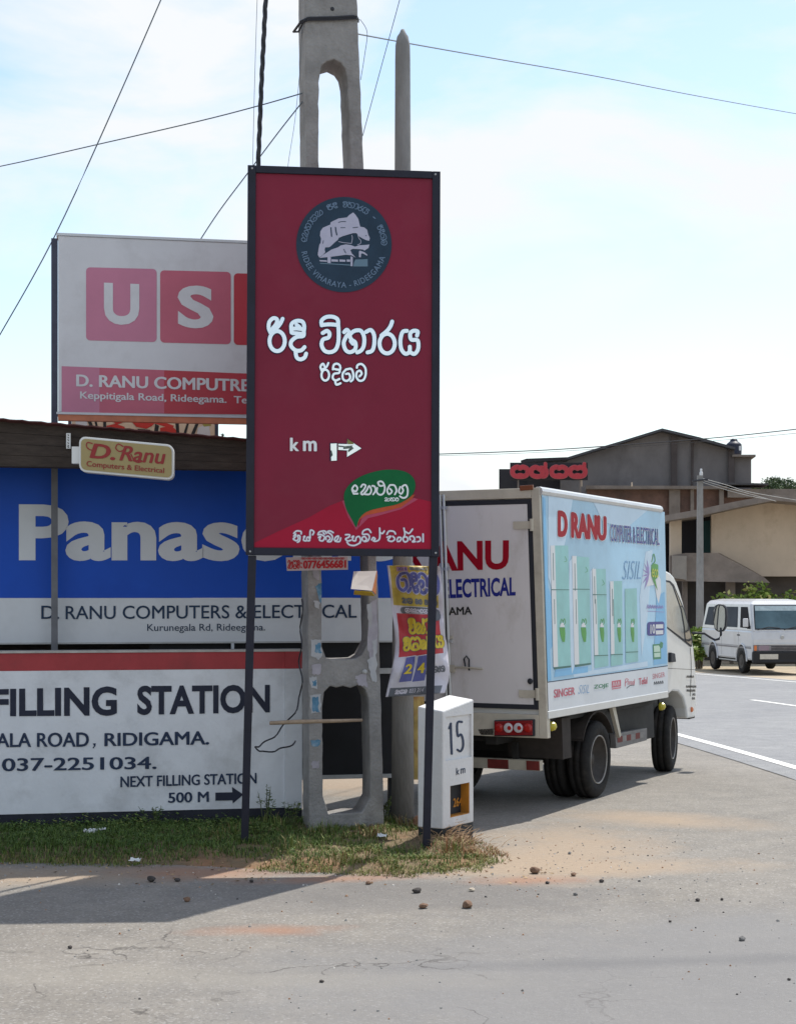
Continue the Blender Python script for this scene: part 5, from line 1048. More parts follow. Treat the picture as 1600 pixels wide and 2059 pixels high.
for tl_, tr_, br_, bl_, ww, l1, l2 in FRG:
    fr_, fw, fd, fl = MB(), MB(), MB(), MB()
    fr_.poly([qs(*p, .0084) for p in (tl_, tr_, br_, bl_)])
    if ww: fw.poly([qs(*p, .0090) for p in (tl_, (tl_[0]+ww, tl_[1]), (bl_[0]+ww, (l2 or bl_[1])-1), (bl_[0]-.5 if not l2 else bl_[0], (l2 or bl_[1])))])
    for ly in (l1, l2):
        if ly:
            t_ = (ly-tl_[1])/(bl_[1]-tl_[1]); xa = tl_[0]+(bl_[0]-tl_[0])*t_; xb = tr_[0]+(br_[0]-tr_[0])*t_
            fd.poly([qs(*p, .0096) for p in ((xa, ly), (xb, ly-(1 if ly > 1300 else -.5)), (xb, ly+(.6 if ly > 1300 else 1.8)), (xa, ly+1.8))])
    hx = tl_[0]+ww*.55
    if ww:
        fd.poly([qs(*p, .0096) for p in ((hx, tl_[1]+15), (hx+1.1, tl_[1]+15), (hx+2, tl_[1]+70), (hx+.9, tl_[1]+70))]); fd.poly([qs(*p, .0096) for p in ((hx+2.4, 1205), (hx+3.4, 1205), (hx+4.4, 1255), (hx+3.4, 1255))])
    cx = (tl_[0]+tr_[0])/2+6+(0 if ww else -3); cy = 1262 if tl_[0] < 1180 else 1262
    w_ = (tr_[0]-tl_[0])/36
    fl.poly([qs(*p, .0096) for p in ((cx-6*w_, cy), (cx+5*w_, cy), (cx+6*w_, cy+12), (cx+5*w_, cy+29), (cx, cy+29), (cx-4*w_, cy+15))])
    fw.poly([qs(*p, .0096) for p in ((cx-5*w_, cy-1), (cx+5*w_, cy-1), (cx+3*w_, cy-8), (cx-1, cy-10), (cx-4*w_, cy-6))])
    for s in ([(cx-4*w_, cy-8), (cx-2*w_, cy-17), (cx+1, cy-12)], [(cx+1, cy-10), (cx+4*w_, cy-18), (cx+6*w_, cy-10), (cx+3*w_, cy-6)]): ribbon(fl, lambda x, y, h: qs(x, y, .0092+h*.1), s, 1.2, .004)
    if tl_[0] < 1220: ribbon(fl, lambda x, y, h: qs(x, y, .0092), [(tr_[0]-7, tl_[1]+22), (tr_[0]-3, tl_[1]+30), (tr_[0]-8, tl_[1]+33)], .8)
    if tl_[0] < 1150: fd.poly([qs(*p, .0094) for p in (bl_, br_, (br_[0], br_[1]+3.5), (bl_[0]+1.5, bl_[1]+4.5))])
    fo = fr_.build('fridge_picture', m_fr, tr); fw.build('fridge_edge', m_frw, fo)
    for vsub in [f_ for f_ in fd.f]:
        one = MB(); one.add([fd.v[i] for i in vsub], [list(range(len(vsub)))]); fl_n = one.build('fridge_line', m_frd, fo)
    fl.build('leaf_picture', m_lf, fo)
NQ = lambda x0, y0, x1, y1, x2, y2, x3, y3: ((x0, y0), (x1, y1), (x2, y2), (x3, y3))
def ttext(name, s, quad, m, h=.009, bold=.03, outl=None, shear=0.):
    if outl:
        mb = MB(); (a_, b_, c_, d_) = quad; e = .9
        text(mb, qs, s, (a_[0]-e, a_[1]+e*1.6), (b_[0]+e, b_[1]+e*1.6), (c_[0]+e, c_[1]-e*.9), (d_[0]-e, d_[1]-e*.9), h-.0009, bold+.035, shear); mb.build(name+'_outline', outl, tr)
    mb = MB(); text(mb, qs, s, *quad, h, bold, shear); return mb.build(name, m, tr)
ttext('name_lettering', 'D RANU', NQ(1118.5, 1080, 1217.5, 1088.5, 1217, 1038, 1118.3, 1025.5), m_tred, .0095, .07, m_frw)
ttext('trade_lettering', 'COMPUTER & ELECTRICAL', NQ(1225, 1088.5, 1323.5, 1096.8, 1323, 1064, 1224.5, 1053.5), m_tblue, .0095, .012, m_frw)
m_stl = mat('steel_blue_print', (.16, .32, .52), .4); m_pred = mat('pale_red_print', (.50, .10, .15), .4); m_pgr = mat('green_print', (.02, .20, .10), .4); m_vio = mat('violet_print', (.26, .20, .46), .4)
ttext('brand_lettering', 'SISIL', NQ(1249, 1166, 1286, 1165, 1289, 1128.5, 1252, 1127.5), m_stl, .009, -.012, None, .12)
mb = MB()
for i in range(6):
    an = R(100+i*26); c_ = (1303, 1155); tip = (c_[0]-15*math.sin(R(18+i*24)), c_[1]-36*math.cos(R(18+i*24))+4)
    ax = (tip[0]-c_[0], tip[1]-c_[1]); HC[0] += 1
    mb.poly([qs(*p, .0086+.0003*(HC[0] % 4)) for p in ((c_[0]+ax[0]*.4-ax[1]*.06, c_[1]+ax[1]*.4+ax[0]*.12), (tip[0], tip[1]), (c_[0]+ax[0]*.4+ax[1]*.06, c_[1]+ax[1]*.4-ax[0]*.12), c_)])
mb.build('flower_picture', m_vio, tr)
mb = MB(); mb.poly([qs(*p, .0082) for p in ((1298, 1180), (1300, 1160), (1306, 1150), (1318, 1150), (1326, 1165), (1327, 1190), (1322, 1214), (1318, 1200), (1314, 1176), (1304, 1178))]); mb.build('plume_picture', m_frw, tr)
mb = MB(); mb.poly([qs(*p, .0100) for p in ((1307, 1136), (1314, 1133), (1321, 1136), (1321, 1160), (1315, 1166), (1320, 1188), (1312, 1172), (1307, 1158))]); ribbon(mb, lambda x, y, h: qs(x, y, .0098), [(1308, 1130), (1312, 1114), (1315, 1128), (1310, 1134)], 1.4); mb.build('eco_leaf_picture', m_lf, tr)
mb = MB(); text(mb, qs, 'eco', (1308, 1161), (1321, 1162), (1321, 1145), (1308, 1143), .0108, .02); mb.build('eco_lettering', mat('yellow_green_print', (.45, .50, .06), .4), tr)
mb = MB()
for i in range(7): ribbon(mb, lambda x, y, h: qs(x, y, .0092), [(1298+i*4.8, 1224), (1300+i*4.8, 1216+i*.3), (1302+i*4.8, 1223), (1299+i*4.8, 1220)], 1.1)
ribbon(mb, lambda x, y, h: qs(x, y, .0092), [(1299, 1229), (1332, 1231)], 1.0); mb.build('script_lettering', m_vio, tr)
mb = MB(); mb.poly(rr(lambda x, y, h: qs(x, y, h), 1299, 1251, 1333.5, 1279, 5, .0086, -.04)); mb.build('warranty_badge', m_tblue, tr)
mb = MB(); text(mb, qs, '10', (1305, 1275), (1315, 1274), (1314.5, 1255), (1305, 1256), .0095, .03)
for yy in (1256, 1268): mb.poly([qs(*p, .0095) for p in ((1316, yy), (1331, yy-.6), (1331, yy+7.4), (1316, yy+8))])
mb.build('badge_lettering', m_frw, tr)
mb = MB(); mb.poly([qs(*p, .0086) for p in ((1310, 1296), (1326, 1294.5), (1327, 1325), (1311.5, 1326.5))]); mb.poly([qs(*p, .009) for p in ((1322, 1300), (1326, 1290), (1331, 1293), (1330, 1302), (1324, 1306))]); mb.build('green_label', m_pgr, tr)
mb = MB(); mb.poly([qs(*p, .0094) for p in ((1312, 1299), (1322, 1298), (1324.5, 1302), (1325, 1310.5), (1312.5, 1311.5))]); mb.poly([qs(*p, .0094) for p in ((1312.6, 1313.5), (1325, 1312.5), (1325.3, 1321), (1313, 1322))]); mb.build('label_panel', mat('pale_green_print', (.45, .62, .50), .4), tr)
ttext('maker_lettering', 'SINGER', NQ(1111.5, 1404, 1154, 1397, 1154, 1381.5, 1111.5, 1386.5), m_pred, .0075, .03)
ttext('maker_lettering', 'SISIL', NQ(1160, 1395.5, 1182.5, 1394, 1184.5, 1376.5, 1163, 1378), m_stl, .0075, -.01, None, .12)
ttext('maker_lettering', 'ZOJE', NQ(1192, 1388, 1221, 1384, 1221.5, 1374, 1192, 1377.5), m_pgr, .0075, .02)
mb = MB(); mb.poly([qs(*p, .0072) for p in ((1228, 1370), (1246.5, 1367), (1246.5, 1380.5), (1228, 1383.5))]); mb.poly([qs(*p, .0072) for p in ((1228, 1385), (1246.5, 1382), (1246.5, 1384), (1228, 1387))]); mb.build('maker_badge', m_pred, tr)
mb = MB()
for x in range(1230, 1245, 5): ribbon(mb, lambda x_, y, h: qs(x_, y, .0082), [(x, 1380-(x-1230)*.15), (x+1.6, 1372-(x-1230)*.15), (x+3.2, 1379-(x-1230)*.15)], .9)
mb.build('badge_marks', m_frw, tr)
mb = MB(); qq = lambda x, y, h: qs(x, y, .0075)
ribbon(mb, qq, [(1255, 1380), (1256, 1366), (1261, 1367), (1256, 1373)], 1.3)
for x in (1260, 1264.5, 1269): ribbon(mb, qq, [(x, 1377), (x+1, 1371), (x+3, 1371), (x+2.4, 1377)], 1.1)
ribbon(mb, qq, [(1273, 1377), (1274, 1366)], 1.1)
mb.build('script_lettering', m_pred, tr)
mb = MB(); ribbon(mb, qq, [(1258, 1384), (1265, 1379), (1273, 1378)], 1.3); mb.build('swoosh', m_blk, tr)
ttext('maker_lettering', 'Tefal', NQ(1282, 1378, 1299.5, 1375, 1299.5, 1361, 1282, 1364), m_pred, .0075, .03)
ttext('maker_lettering', 'SINGER', NQ(1310, 1366, 1335, 1361, 1334.5, 1351.5, 1310, 1355.5), m_pred, .0075, .0)
mb = MB()
for x in range(1313, 1333, 4): ribbon(mb, qq, [(x, 1377-(x-1313)*.12), (x+1, 1371-(x-1313)*.12), (x+2.6, 1376-(x-1313)*.12)], 1.1)
mb.build('script_lettering', m_gask, tr)
# cab
CB = Plane(T(3, -.1, .7276), TF, T(0, 0, 2.4)-T(0, 0, .7)); qc = CB.px
prof = [(1339, 1147), (1348, 1152), (1355, 1160), (1361, 1172), (1368, 1192), (1380, 1236), (1391, 1279), (1394.5, 1303), (1398.5, 1346), (1400.5, 1385), (1400.5, 1413), (1398.5, 1442), (1382, 1445), (1380, 1425), (1374, 1403), (1364, 1391), (1352, 1390), (1345, 1396)]
pts = [qc(x, y) for x, y in prof]; fb_ = CB.uv(1339, 1147)
back = [T(2.96, -.1, .95), T(2.96, -.1, 1.86)]
mb = MB(); mb.prism(back+pts, -TRd*1.38); cab = mb.build('cab', m_tw, tr, bevel=.02)
mb = MB(); mb.poly([qc(x, y, .004) for x, y in ((1335, 1166), (1346, 1168), (1354, 1176), (1375, 1226), (1391, 1284), (1390.5, 1300), (1387, 1301), (1335, 1259))]); mb.build('window_seal', m_gask, tr)
mb = MB(); mb.poly([qc(x, y, .007) for x, y in ((1335, 1170), (1344, 1172), (1350, 1180), (1366, 1226), (1372, 1262), (1374, 1286), (1335, 1257))]); mb.build('door_window', m_glass2, tr)
mb = MB(); mb.poly([qc(x, y, .007) for x, y in ((1353, 1180), (1373, 1228), (1388.5, 1284), (1388.5, 1298), (1377, 1289), (1375, 1262), (1369, 1226))]); mb.build('quarter_window', m_glass, tr)
mb = MB(); mb.tube([qc(x, y, -.08) for x, y in ((1352, 1196), (1350, 1208), (1353, 1222), (1358, 1224), (1360, 1210))], .011, 6); mb.build('grab_handle', m_gask, tr)
mb = MB(); mb.prism([qc(x, y, .0) for x, y in ((1343, 1312), (1351, 1314), (1353, 1331), (1343, 1332))], TRd*.03); mb.build('door_handle', m_gask, tr, bevel=.006)
mb = MB(); ribbon(mb, lambda x, y, h: qc(x, y, .002), [(1342, 1344), (1398, 1347)], .8); ribbon(mb, lambda x, y, h: qc(x, y, .003), [(1387, 1303), (1389, 1340), (1387, 1400)], .8); mb.build('door_seam', m_mud, tr)
mb = MB()
for i, (x0, x1, y) in enumerate(((1380, 1395, 1360), (1379, 1398, 1380), (1380, 1398, 1388), (1392, 1397, 1396), (1391, 1397, 1404))):
    for x in range(x0, x1, 3): ribbon(mb, lambda a_, b_, h: qc(a_, b_, .003), [(x, y+3), (x+.8, y-1.5), (x+1.8, y+2.5)], .9)
mb.build('door_lettering', m_mud, tr)
mb = MB(); mb.lathe(qc(1389.5, 1427, 0), TRd, [(0, .026), (.012, .024), (.02, .012)], 14); mb.build('side_indicator', m_amb, tr)
mb = MB(); mb.prism([T(4.02, -.14, .44), T(4.20, -.14, .44), T(4.20, -.14, .52), T(4.02, -.14, .53)], -TRd*1.3); mb.build('bumper', m_mud, tr, bevel=.01)
fr0, fr1 = CB.uv(1394.5, 1300), CB.uv(1356, 1163)
mb = MB(); A_, B_ = CB.px(1393.4, 1296, 0), CB.px(1361, 1175, 0); o_ = (TF*.85+ZZ*.5).normalized()*.010
mb.poly([A_-TRd*.10+o_, A_-TRd*1.28+o_, B_-TRd*1.28+o_, B_-TRd*.10+o_]); mb.build('windscreen', m_glass, tr)
# mirror on its bent arm
MPl = Plane(T(4.35, .05, .7), TRd, ZZ); qm = MPl.px
arm = [qc(1392, 1273, .0), qm(1402, 1273), qm(1416, 1274), qm(1428, 1282), qm(1437, 1287), qm(1445, 1285), qm(1449, 1277), qm(1449, 1262)]
mb = MB(); mb.tube(arm, .012, 7); ma = mb.build('mirror_arm', m_gask, tr, smooth=True)
o = [(1433, 1226), (1436, 1218), (1444, 1214.5), (1454, 1216), (1459, 1222), (1460, 1240), (1458, 1262), (1453, 1270), (1443, 1271), (1436, 1266), (1433, 1250)]
mb = MB(); mb.prism([qm(x, y) for x, y in o], TF*.06); mb.build('mirror_housing', m_gask, ma, bevel=.012)
cx, cy = 1446, 1243
mb = MB(); mb.poly([qm(cx+(x-cx)*.84, cy+(y-cy)*.9)-TF*.004 for x, y in o]); mb.build('mirror_glass', mat('mirror_glass', (.75, .78, .78), .03, metal=1.0), ma)
# chassis and running gear
mb = MB(); mb.box(T, (.1, -1.15, .50), (3.9, -1.05, .66)); mb.box(T, (.1, -.55, .50), (3.9, -.45, .66))
for f in (.15, .8, 1.6, 2.4, 3.2): mb.box(T, (f, -1.05, .52), (f+.08, -.55, .64))
for r in (-1.5, -1.1, -.6, -.12): mb.box(T, (.06, r-.02, .66), (2.88, r+.02, ZB-.013))
mb.box(T, (1.66, -.95, .34), (3.05, -.18, .655)); mb.box(T, (.65, -1.3, .40), (1.7, -.56, .655)); mb.box(T, (1.12, -1.3, .27), (1.30, -.3, .40)); mb.build('chassis', m_chas, tr, bevel=.006)  # first block: tank-like dark fill added against light leaking between the wheels
mb = MB(); mb.box(T, (.30, -1.4, .295), (.36, -.19, .375)); ur_ = mb.build('underrun_bar', m_cream_f, tr, bevel=.004)
m_dred = mat('dusty_red_reflector', (.15, .022, .018), .6, .3, 12)
for r0, r1 in ((-.30, -.195), (-.62, -.45), (-.95, -.78), (-1.3, -1.1)): MB().box(T, (.292, r0, .30), (.2985, r1, .37)).build('red_reflector', m_dred, ur_)
for r in (-.4, -1.2): MB().box(T, (.31, r-.02, .3755), (.35, r+.02, .50)).build('bar_bracket', m_chas, ur_)
wf = 1.206
mb = MB(); n_ = 14; vs = []
for i in range(n_+1):
    t_ = R(28+i*(150-28)/n_); f = wf-.40*math.cos(t_); z = .31+.40*math.sin(t_)
    f = wf+.40*math.cos(math.pi-t_) if False else wf-.40*math.cos(t_); vs += [T(f, -.52, z*.97), T(f, -.045, z*.97), T(f, -.52, z*.97+.015), T(f, -.045, z*.97+.015)]
mb.add(vs, [q_ for i in range(n_) for q_ in ((i*4, i*4+1, i*4+5, i*4+4), (i*4+2, i*4+6, i*4+7, i*4+3), (i*4+1, i*4+3, i*4+7, i*4+5))]); mb.build('mudguard', m_mud, tr)
MB().box(T, (.42, -.50, .38), (.60, -.05, .69)).build('mud_flap', m_mud, tr)
mb = MB(); mb.prism([T(1.60, -.06, .70), T(1.68, -.06, .70), T(1.80, -.06, .46), T(1.76, -.06, .44)], -TRd*.03); mb.build('guard_stay', m_cream_f, tr)
mb = MB(); a_ = [TS.uv(1248, 1478), TS.uv(1312, 1466), TS.uv(1312, 1491), TS.uv(1250, 1508)]
mb.prism([TS.at(u+.12, v, -.09) for u, v in a_], -TRd*.05); gr_ = mb.build('side_guard', mat('dusty_guard_steel', (.17, .16, .155), .6, .25, 8), tr, bevel=.004)
mb = MB(); mb.cur = 0
m_mud2 = mat('dusty_grey_tape', (.20, .19, .18), .6, .3, 12)
def tape(x0, x1, mi):
    mb.cur = mi; p = []
    for x, k_ in ((x0, 0), (x1, 0), (x1, 1), (x0, 1)):
        u, v = TS.uv(x, 1484-(x-1253)*.2+k_*12); p.append(TS.at(u+.12, v, -.087))
    mb.poly(p)
for i, (x0, x1) in enumerate(((1252, 1262), (1262, 1270), (1270, 1279), (1279, 1288), (1288, 1297), (1297, 1306))): tape(x0, x1, i % 2)
mb.build('reflective_tape', [m_dred, m_mud2], gr_)
for f_, z_ in ((.10, .655), (2.74, .645)):
    mb = MB(); mb.lathe(T(f_, -.02, z_), TRd, [(0, .036), (.02, .036), (.04, .028), (.05, .012)], 14); mb.build('side_marker', m_yl, tr)
    MB().box(T, (f_-.015, -.035, z_), (f_+.015, -.021, ZB-.013)).build('marker_bracket', m_chas, tr)
def wheel(f, r, outer, steer=0., rad=.31, name='wheel'):
    c = T(f, r, rad); c.z = rad+gz(0, c.y); ax = TRd.copy(); ax.rotate(Matrix.Rotation(steer, 3, 'Z'))
    if not outer: ax = -ax
    k = rad/.31; ty = MB()
    def open_lathe(mb, pr, n=36):
        a_ = ax.cross(ZZ).normalized(); b_ = ax.cross(a_); vs = []; m_ = len(pr)
        for h, r_ in pr:
            for j in range(n):
                w_ = 2*math.pi*j/n; vs.append(c+ax*h+(a_*math.cos(w_)+b_*math.sin(w_))*r_)
        mb.add(vs, [(i*n+j, i*n+(j+1) % n, (i+1)*n+(j+1) % n, (i+1)*n+j) for i in range(m_-1) for j in range(n)])
    open_lathe(ty, [(-.012, .196*k), (.0, .205*k), (.006, .25*k), (-.006, .29*k), (-.022, .306*k), (-.05, .31*k), (-.052, .302*k), (-.062, .302*k), (-.064, .31*k), (-.105, .31*k), (-.107, .302*k), (-.117, .302*k), (-.119, .31*k), (-.148, .306*k), (-.164, .29*k), (-.17, .24*k), (-.165, .19*k)])
    t_ = ty.build(name, m_tyre, tr, smooth=True)
    rm = MB(); open_lathe(rm, [(-.006, .184*k), (-.09, .165*k), (-.105, .09*k), (-.085, .085*k), (-.085, .05*k), (-.06, .045*k), (-.058, .001)]); rm.build('rim', m_rim, t_, smooth=True)
    re = MB(); open_lathe(re, [(-.012, .197*k), (-.001, .196*k), (.0, .19*k), (-.007, .184*k)]); re.build('rim_edge', m_rimb, t_, smooth=True)
    return t_
wheel(wf, -.045, True); wheel(wf, -.245, True); wheel(wf, -1.535, False); wheel(wf, -1.335, False)
wheel(3.58, -.17, True, R(9)); wheel(3.58, -1.45, False, R(9))

# ------------------------------------------------------------------ the white van coming down the far lane
VA = Vector(((1511-CX)*42/F, 42.0, gz(0, 42))); VS = Vector((-.115, .9934, 0)).normalized(); VW = Vector((VS.y, -VS.x, 0))
V = lambda s, t, z: VA+VS*s+VW*t+ZZ*z
m_vw = mat('van_white_paint', (.58, .59, .61), .3, .05, 2, dirt=(.35, .33, .30), damt=.35, dscale=1.2, coat=.5); m_vb = mat('van_black_plastic', (.02, .02, .023), .6); m_vg = mat('van_grille_grey', (.20, .19, .20), .5, .3, 12)
m_vgl = mat('van_tinted_glass', (.055, .065, .078), .6, .3, 1, spec=.05); m_ws = mat('van_windscreen_glass', (.09, .145, .165), .12, .4, 1, spec=.4); m_pl = mat('number_plate', (.55, .52, .46), .5, .12, 20)
van = thing('white_van', 'white high roofed passenger van on the far lane of the road', 'van', VA)
WV = 1.69; zb, zs, zr = .36, 1.13, 1.94
mb = MB(); mb.prism([V(s, 0, z) for s, z in ((.02, zb), (-.03, .62), (-.02, .90), (.03, zs), (4.30, zs), (4.36, .8), (4.34, .42), (4.1, zb))], VW*WV); mb.build('body', m_vw, van, bevel=.05)
def ring(s0, s1, t0, z): return [V(s0, t0, z), V(s1, t0, z), V(s1, WV-t0, z), V(s0, WV-t0, z)]
mb = MB(); r0, r1, r2, r3 = ring(.03, 4.30, .012, zs-.02), ring(.40, 4.16, .10, 1.80), ring(.50, 4.10, .18, 1.89), ring(.85, 3.8, .42, zr)
mb.add(r0+r1+r2+r3, [(3, 2, 1, 0), (12, 13, 14, 15)]+[(b_*4+i, b_*4+(i+1) % 4, b_*4+4+(i+1) % 4, b_*4+4+i) for b_ in range(3) for i in range(4)]); mb.build('greenhouse', m_vw, van, bevel=.03)
def face(c00, c10, c11, c01):
    n = (c10-c00).cross(c01-c00).normalized()
    if n.y > 0 and abs(n.y) > .3 or (abs(n.y) <= .3 and n.x > 0): n = -n
    return lambda a_, b_, h=.004: (c00*(1-a_)*(1-b_)+c10*a_*(1-b_)+c11*a_*b_+c01*(1-a_)*b_)+n*h
fS = face(r0[0], r0[1], r1[1], r1[0]); fW = face(r0[0], r0[3], r1[3], r1[0])
def pane(name, fn, pts, m, h=.006, parent=van):
    mb = MB(); mb.poly([fn(a_, b_, h) for a_, b_ in pts]); return mb.build(name, m, parent)
m_void_glass = mat('open_cab_window', (.018, .018, .022), .6, spec=.05)
pane('windscreen_seal', fW, ((.045, .06), (.955, .06), (.945, .97), (.055, .97)), m_vb, .004); pane('windscreen', fW, ((.06, .10), (.94, .10), (.93, .94), (.07, .94)), m_ws, .008)
pane('sun_strip', fW, ((.075, .76), (.925, .76), (.928, .935), (.072, .935)), mat('pale_sun_strip', (.40, .48, .50), .2, .2, 9), .010)
pane('cab_window', fS, ((.025, .10), (.215, .12), (.20, .90), (.055, .90)), m_void_glass, .006); pane('side_window', fS, ((.27, .12), (.56, .12), (.56, .90), (.26, .90)), m_vgl, .006); pane('rear_side_window', fS, ((.62, .14), (.955, .16), (.93, .88), (.62, .90)), m_vgl, .006)
fL = face(V(0, -.0, zb), V(4.3, -.0, zb), V(4.3, -.0, zs), V(0, -.0, zs)); fF = face(V(-.035, 0, zb), V(-.035, WV, zb), V(-.035, WV, zs), V(-.035, 0, zs))
pane('body_seam', fL, ((.02, .46), (.98, .46), (.98, .475), (.02, .475)), m_vg, .004); pane('door_seam', fL, ((.245, .1), (.248, .1), (.248, .98), (.245, .98)), m_vg, .004); pane('door_seam', fL, ((.575, .1), (.578, .1), (.578, .98), (.575, .98)), m_vg, .004)
MB().box(V, (-.10, .01, .29), (.05, WV-.01, .60)).build('front_bumper', m_vb, van, bevel=.03)
gl = MB().box(V, (-.045, .03, .605), (.0, WV-.03, .76)).build('grille', m_vg, van, bevel=.01)
mb = MB()
for k in range(3): mb.box(V, (-.052, .50, .63+.04*k), (-.0455, WV-.50, .648+.04*k))
mb.build('grille_bars', m_vb, gl)
for t0 in (.045, WV-.115): MB().box(V, (-.056, t0, .615), (-.0455, t0+.07, .75)).build('indicator', m_amb, gl, bevel=.008)
MB().box(V, (-.101, .25, .335), (-.1005, WV-.25, .385)).build('air_intake', m_gask, van)
mb = MB(); mb.tube([V(.0, .06, 1.12), V(.36, .13, 1.80)], .022, 6); mb.build('windscreen_pillar', m_vw, van); mb = MB(); mb.tube([V(.0, WV-.06, 1.12), V(.36, WV-.13, 1.80)], .022, 6); mb.build('windscreen_pillar', m_vw, van)
for s_ in (.95, 1.06): MB().box(V, (s_, -.012, .98), (s_+.09, -.002, 1.01)).build('door_handle', m_vb, van)
MB().box(V, (.05, -.006, .66), (4.25, -.001, .70)).build('side_moulding', m_vg, van)
for t0 in (.10, WV-.46): MB().box(V, (-.055, t0+.06, .615), (-.0455, t0+.34, .75)).build('headlight', mat('headlight_glass', (.25, .19, .24), .15, coat=.6), gl, bevel=.01)
MB().box(V, (-.05, .03, .765), (-.02, WV-.03, .785)).build('bright_strip', m_alu, van)
MB().box(V, (-.115, .18, .40), (-.101, .66, .53)).build('number_plate', m_pl, van)
mb = MB(); mb.lathe(V(-.032, .80, .96), -VS, [(0, .05), (.01, .045)], 12); mb.build('badge', m_galv, van)
mb = MB(); mb.tube([V(-.01, .15, 1.15), V(.01, .45, 1.22), V(.02, .75, 1.19)], .012, 5); mb.build('wiper', m_vb, van); mb = MB(); mb.tube([V(-.01, .85, 1.15), V(.01, 1.15, 1.22), V(.02, 1.45, 1.19)], .012, 5); mb.build('wiper', m_vb, van)
mb = MB(); mb.box(V, (.16, -.16, 1.22), (.24, -.03, 1.44)); vm = mb.build('door_mirror', m_vw, van, bevel=.02); MB().box(V, (.18, -.05, 1.17), (.22, .02, 1.25)).build('mirror_bracket', m_vb, vm)
def vwheel(s, t, sgn):
    c = V(s, t, .31); ax = -VW*sgn
    mb = MB(); mb.lathe(c, ax, [(-.16, .28), (-.15, .30), (-.1, .31), (-.03, .31), (0, .29), (.008, .24), (0, .19)], 24); wh = mb.build('wheel', m_tyre, van)
    mb = MB(); mb.lathe(c, ax, [(.001, .188), (.006, .185), (-.002, .10), (.012, .07), (.014, .03)], 18); mb.build('wheel_cover', m_rim, wh)
for s in (.78, 3.22):
    vwheel(s, -.012, 1); vwheel(s, WV+.012, -1)
    mb = MB(); mb.poly([V(s+.40*math.cos(R(i*15-6)), -.004, .33+.42*math.sin(R(i*15-6))) for i in range(14)]+[V(s-.40, -.004, zb-.02), V(s+.40, -.004, zb-.02)][::1]); mb.build('arch_shade_disc', m_vb, van)  # flat dark disc stands in for the shade inside the arch
    mb = MB(); mb.tube([V(s+.42*math.cos(R(i*15)), -.012, .33+.44*math.sin(R(i*15))) for i in range(13)], .022, 6); mb.build('arch_lip', m_vw, van)
MB().box(V, (1.2, .02, .30), (2.8, .08, .335)).build('side_step', m_galv, van)
mb = MB(); mb.box(V, (.3, .2, .26), (4.0, WV-.2, .37)); mb.build('underbody', m_chas, van)

# ------------------------------------------------------------------ houses across the road
def PB(px, py, Y): return W(px, py, Y)
m_gab = mat('weathered_dark_plaster', (.175, .163, .163), .9, .25, .55, dirt=(.095, .086, .084), damt=.8, dscale=.5, stretch=(1, 1, .6)); m_gab2 = mat('dark_plaster_pier', (.085, .072, .07), .9, .2, 1.2); m_rsheet = mat('dark_roof_sheet', (.06, .062, .07), .7, .2, 2)
m_brick = mat('stained_red_brick', (.14, .085, .07), .9, .35, 1.4, dirt=(.07, .055, .05), damt=.8, dscale=.8); m_conb = mat('dirty_concrete_beam', (.19, .165, .15), .9, .25, 1.2, dirt=(.09, .075, .065), damt=.75, dscale=.9)
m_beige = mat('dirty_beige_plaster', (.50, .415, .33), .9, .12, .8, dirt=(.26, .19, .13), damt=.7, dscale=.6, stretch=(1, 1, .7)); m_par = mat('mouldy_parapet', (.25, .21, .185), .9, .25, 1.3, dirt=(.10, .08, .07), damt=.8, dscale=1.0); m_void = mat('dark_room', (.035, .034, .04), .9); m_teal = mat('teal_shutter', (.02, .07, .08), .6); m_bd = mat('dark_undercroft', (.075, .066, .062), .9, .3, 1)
def slab(mb, pts, Y0, Y1): mb.prism([W(x, y, Y0) for x, y in pts], ((Y1-Y0)*.10, Y1-Y0, 0))
gb = thing('gable_building', 'tall dark weathered concrete building with a low pitched gable roof', 'building', W(1330, 1225, 66))
mb = MB(); slab(mb, [(1126, 928), (1180, 912), (1255, 889), (1331, 866), (1400, 883), (1470, 902), (1470, 1232), (1126, 1232)], 66, 80); mb.build('gable_wall', m_gab, gb)
mb = MB(); slab(mb, [(1349, 872), (1361, 874), (1361, 978), (1349, 978)], 65.85, 65.99); slab(mb, [(1464, 902), (1476, 904), (1476, 980), (1464, 980)], 65.85, 65.99); mb.build('pier', m_gab2, gb)
mb = MB(); slab(mb, [(1105, 930), (1180, 907), (1255, 884.5), (1331, 861), (1331, 866), (1255, 889), (1180, 911.5), (1108, 934)], 65.4, 81); slab(mb, [(1331.1, 861), (1405, 878.5), (1478, 899), (1478, 904), (1405, 884), (1331.1, 866)], 65.4, 81); mb.build('roof', m_rsheet, gb)
mb = MB(); slab(mb, [(1046, 926), (1058, 922), (1140, 919), (1140, 924), (1050, 930)], 64.9, 72); slab(mb, [(1060, 930), (1126, 926), (1126, 1232), (1060, 1232)], 66.6, 79); slab(mb, [(1003, 943), (1060, 943), (1060, 1232), (1003, 1232)], 67, 79); mb.build('side_bay', m_void, gb)
mb = MB(); slab(mb, [(1476.2, 918), (1510, 918), (1510, 1232), (1476.2, 1232)], 66.1, 74); mb.build('annex', m_gab, gb)
mb = MB(); slab(mb, [(1472, 914), (1519, 914), (1519, 918), (1472, 918)], 65.7, 74.5); mb.build('annex_cap', m_conb, gb)
mb = MB(); slab(mb, [(1180, 983), (1345, 983), (1345, 1232), (1180, 1232)], 64.6, 65.84); slab(mb, [(1367.1, 983), (1560, 983), (1560, 1232), (1367.1, 1232)], 64.6, 65.84); mb.build('lower_wall', m_brick, gb)
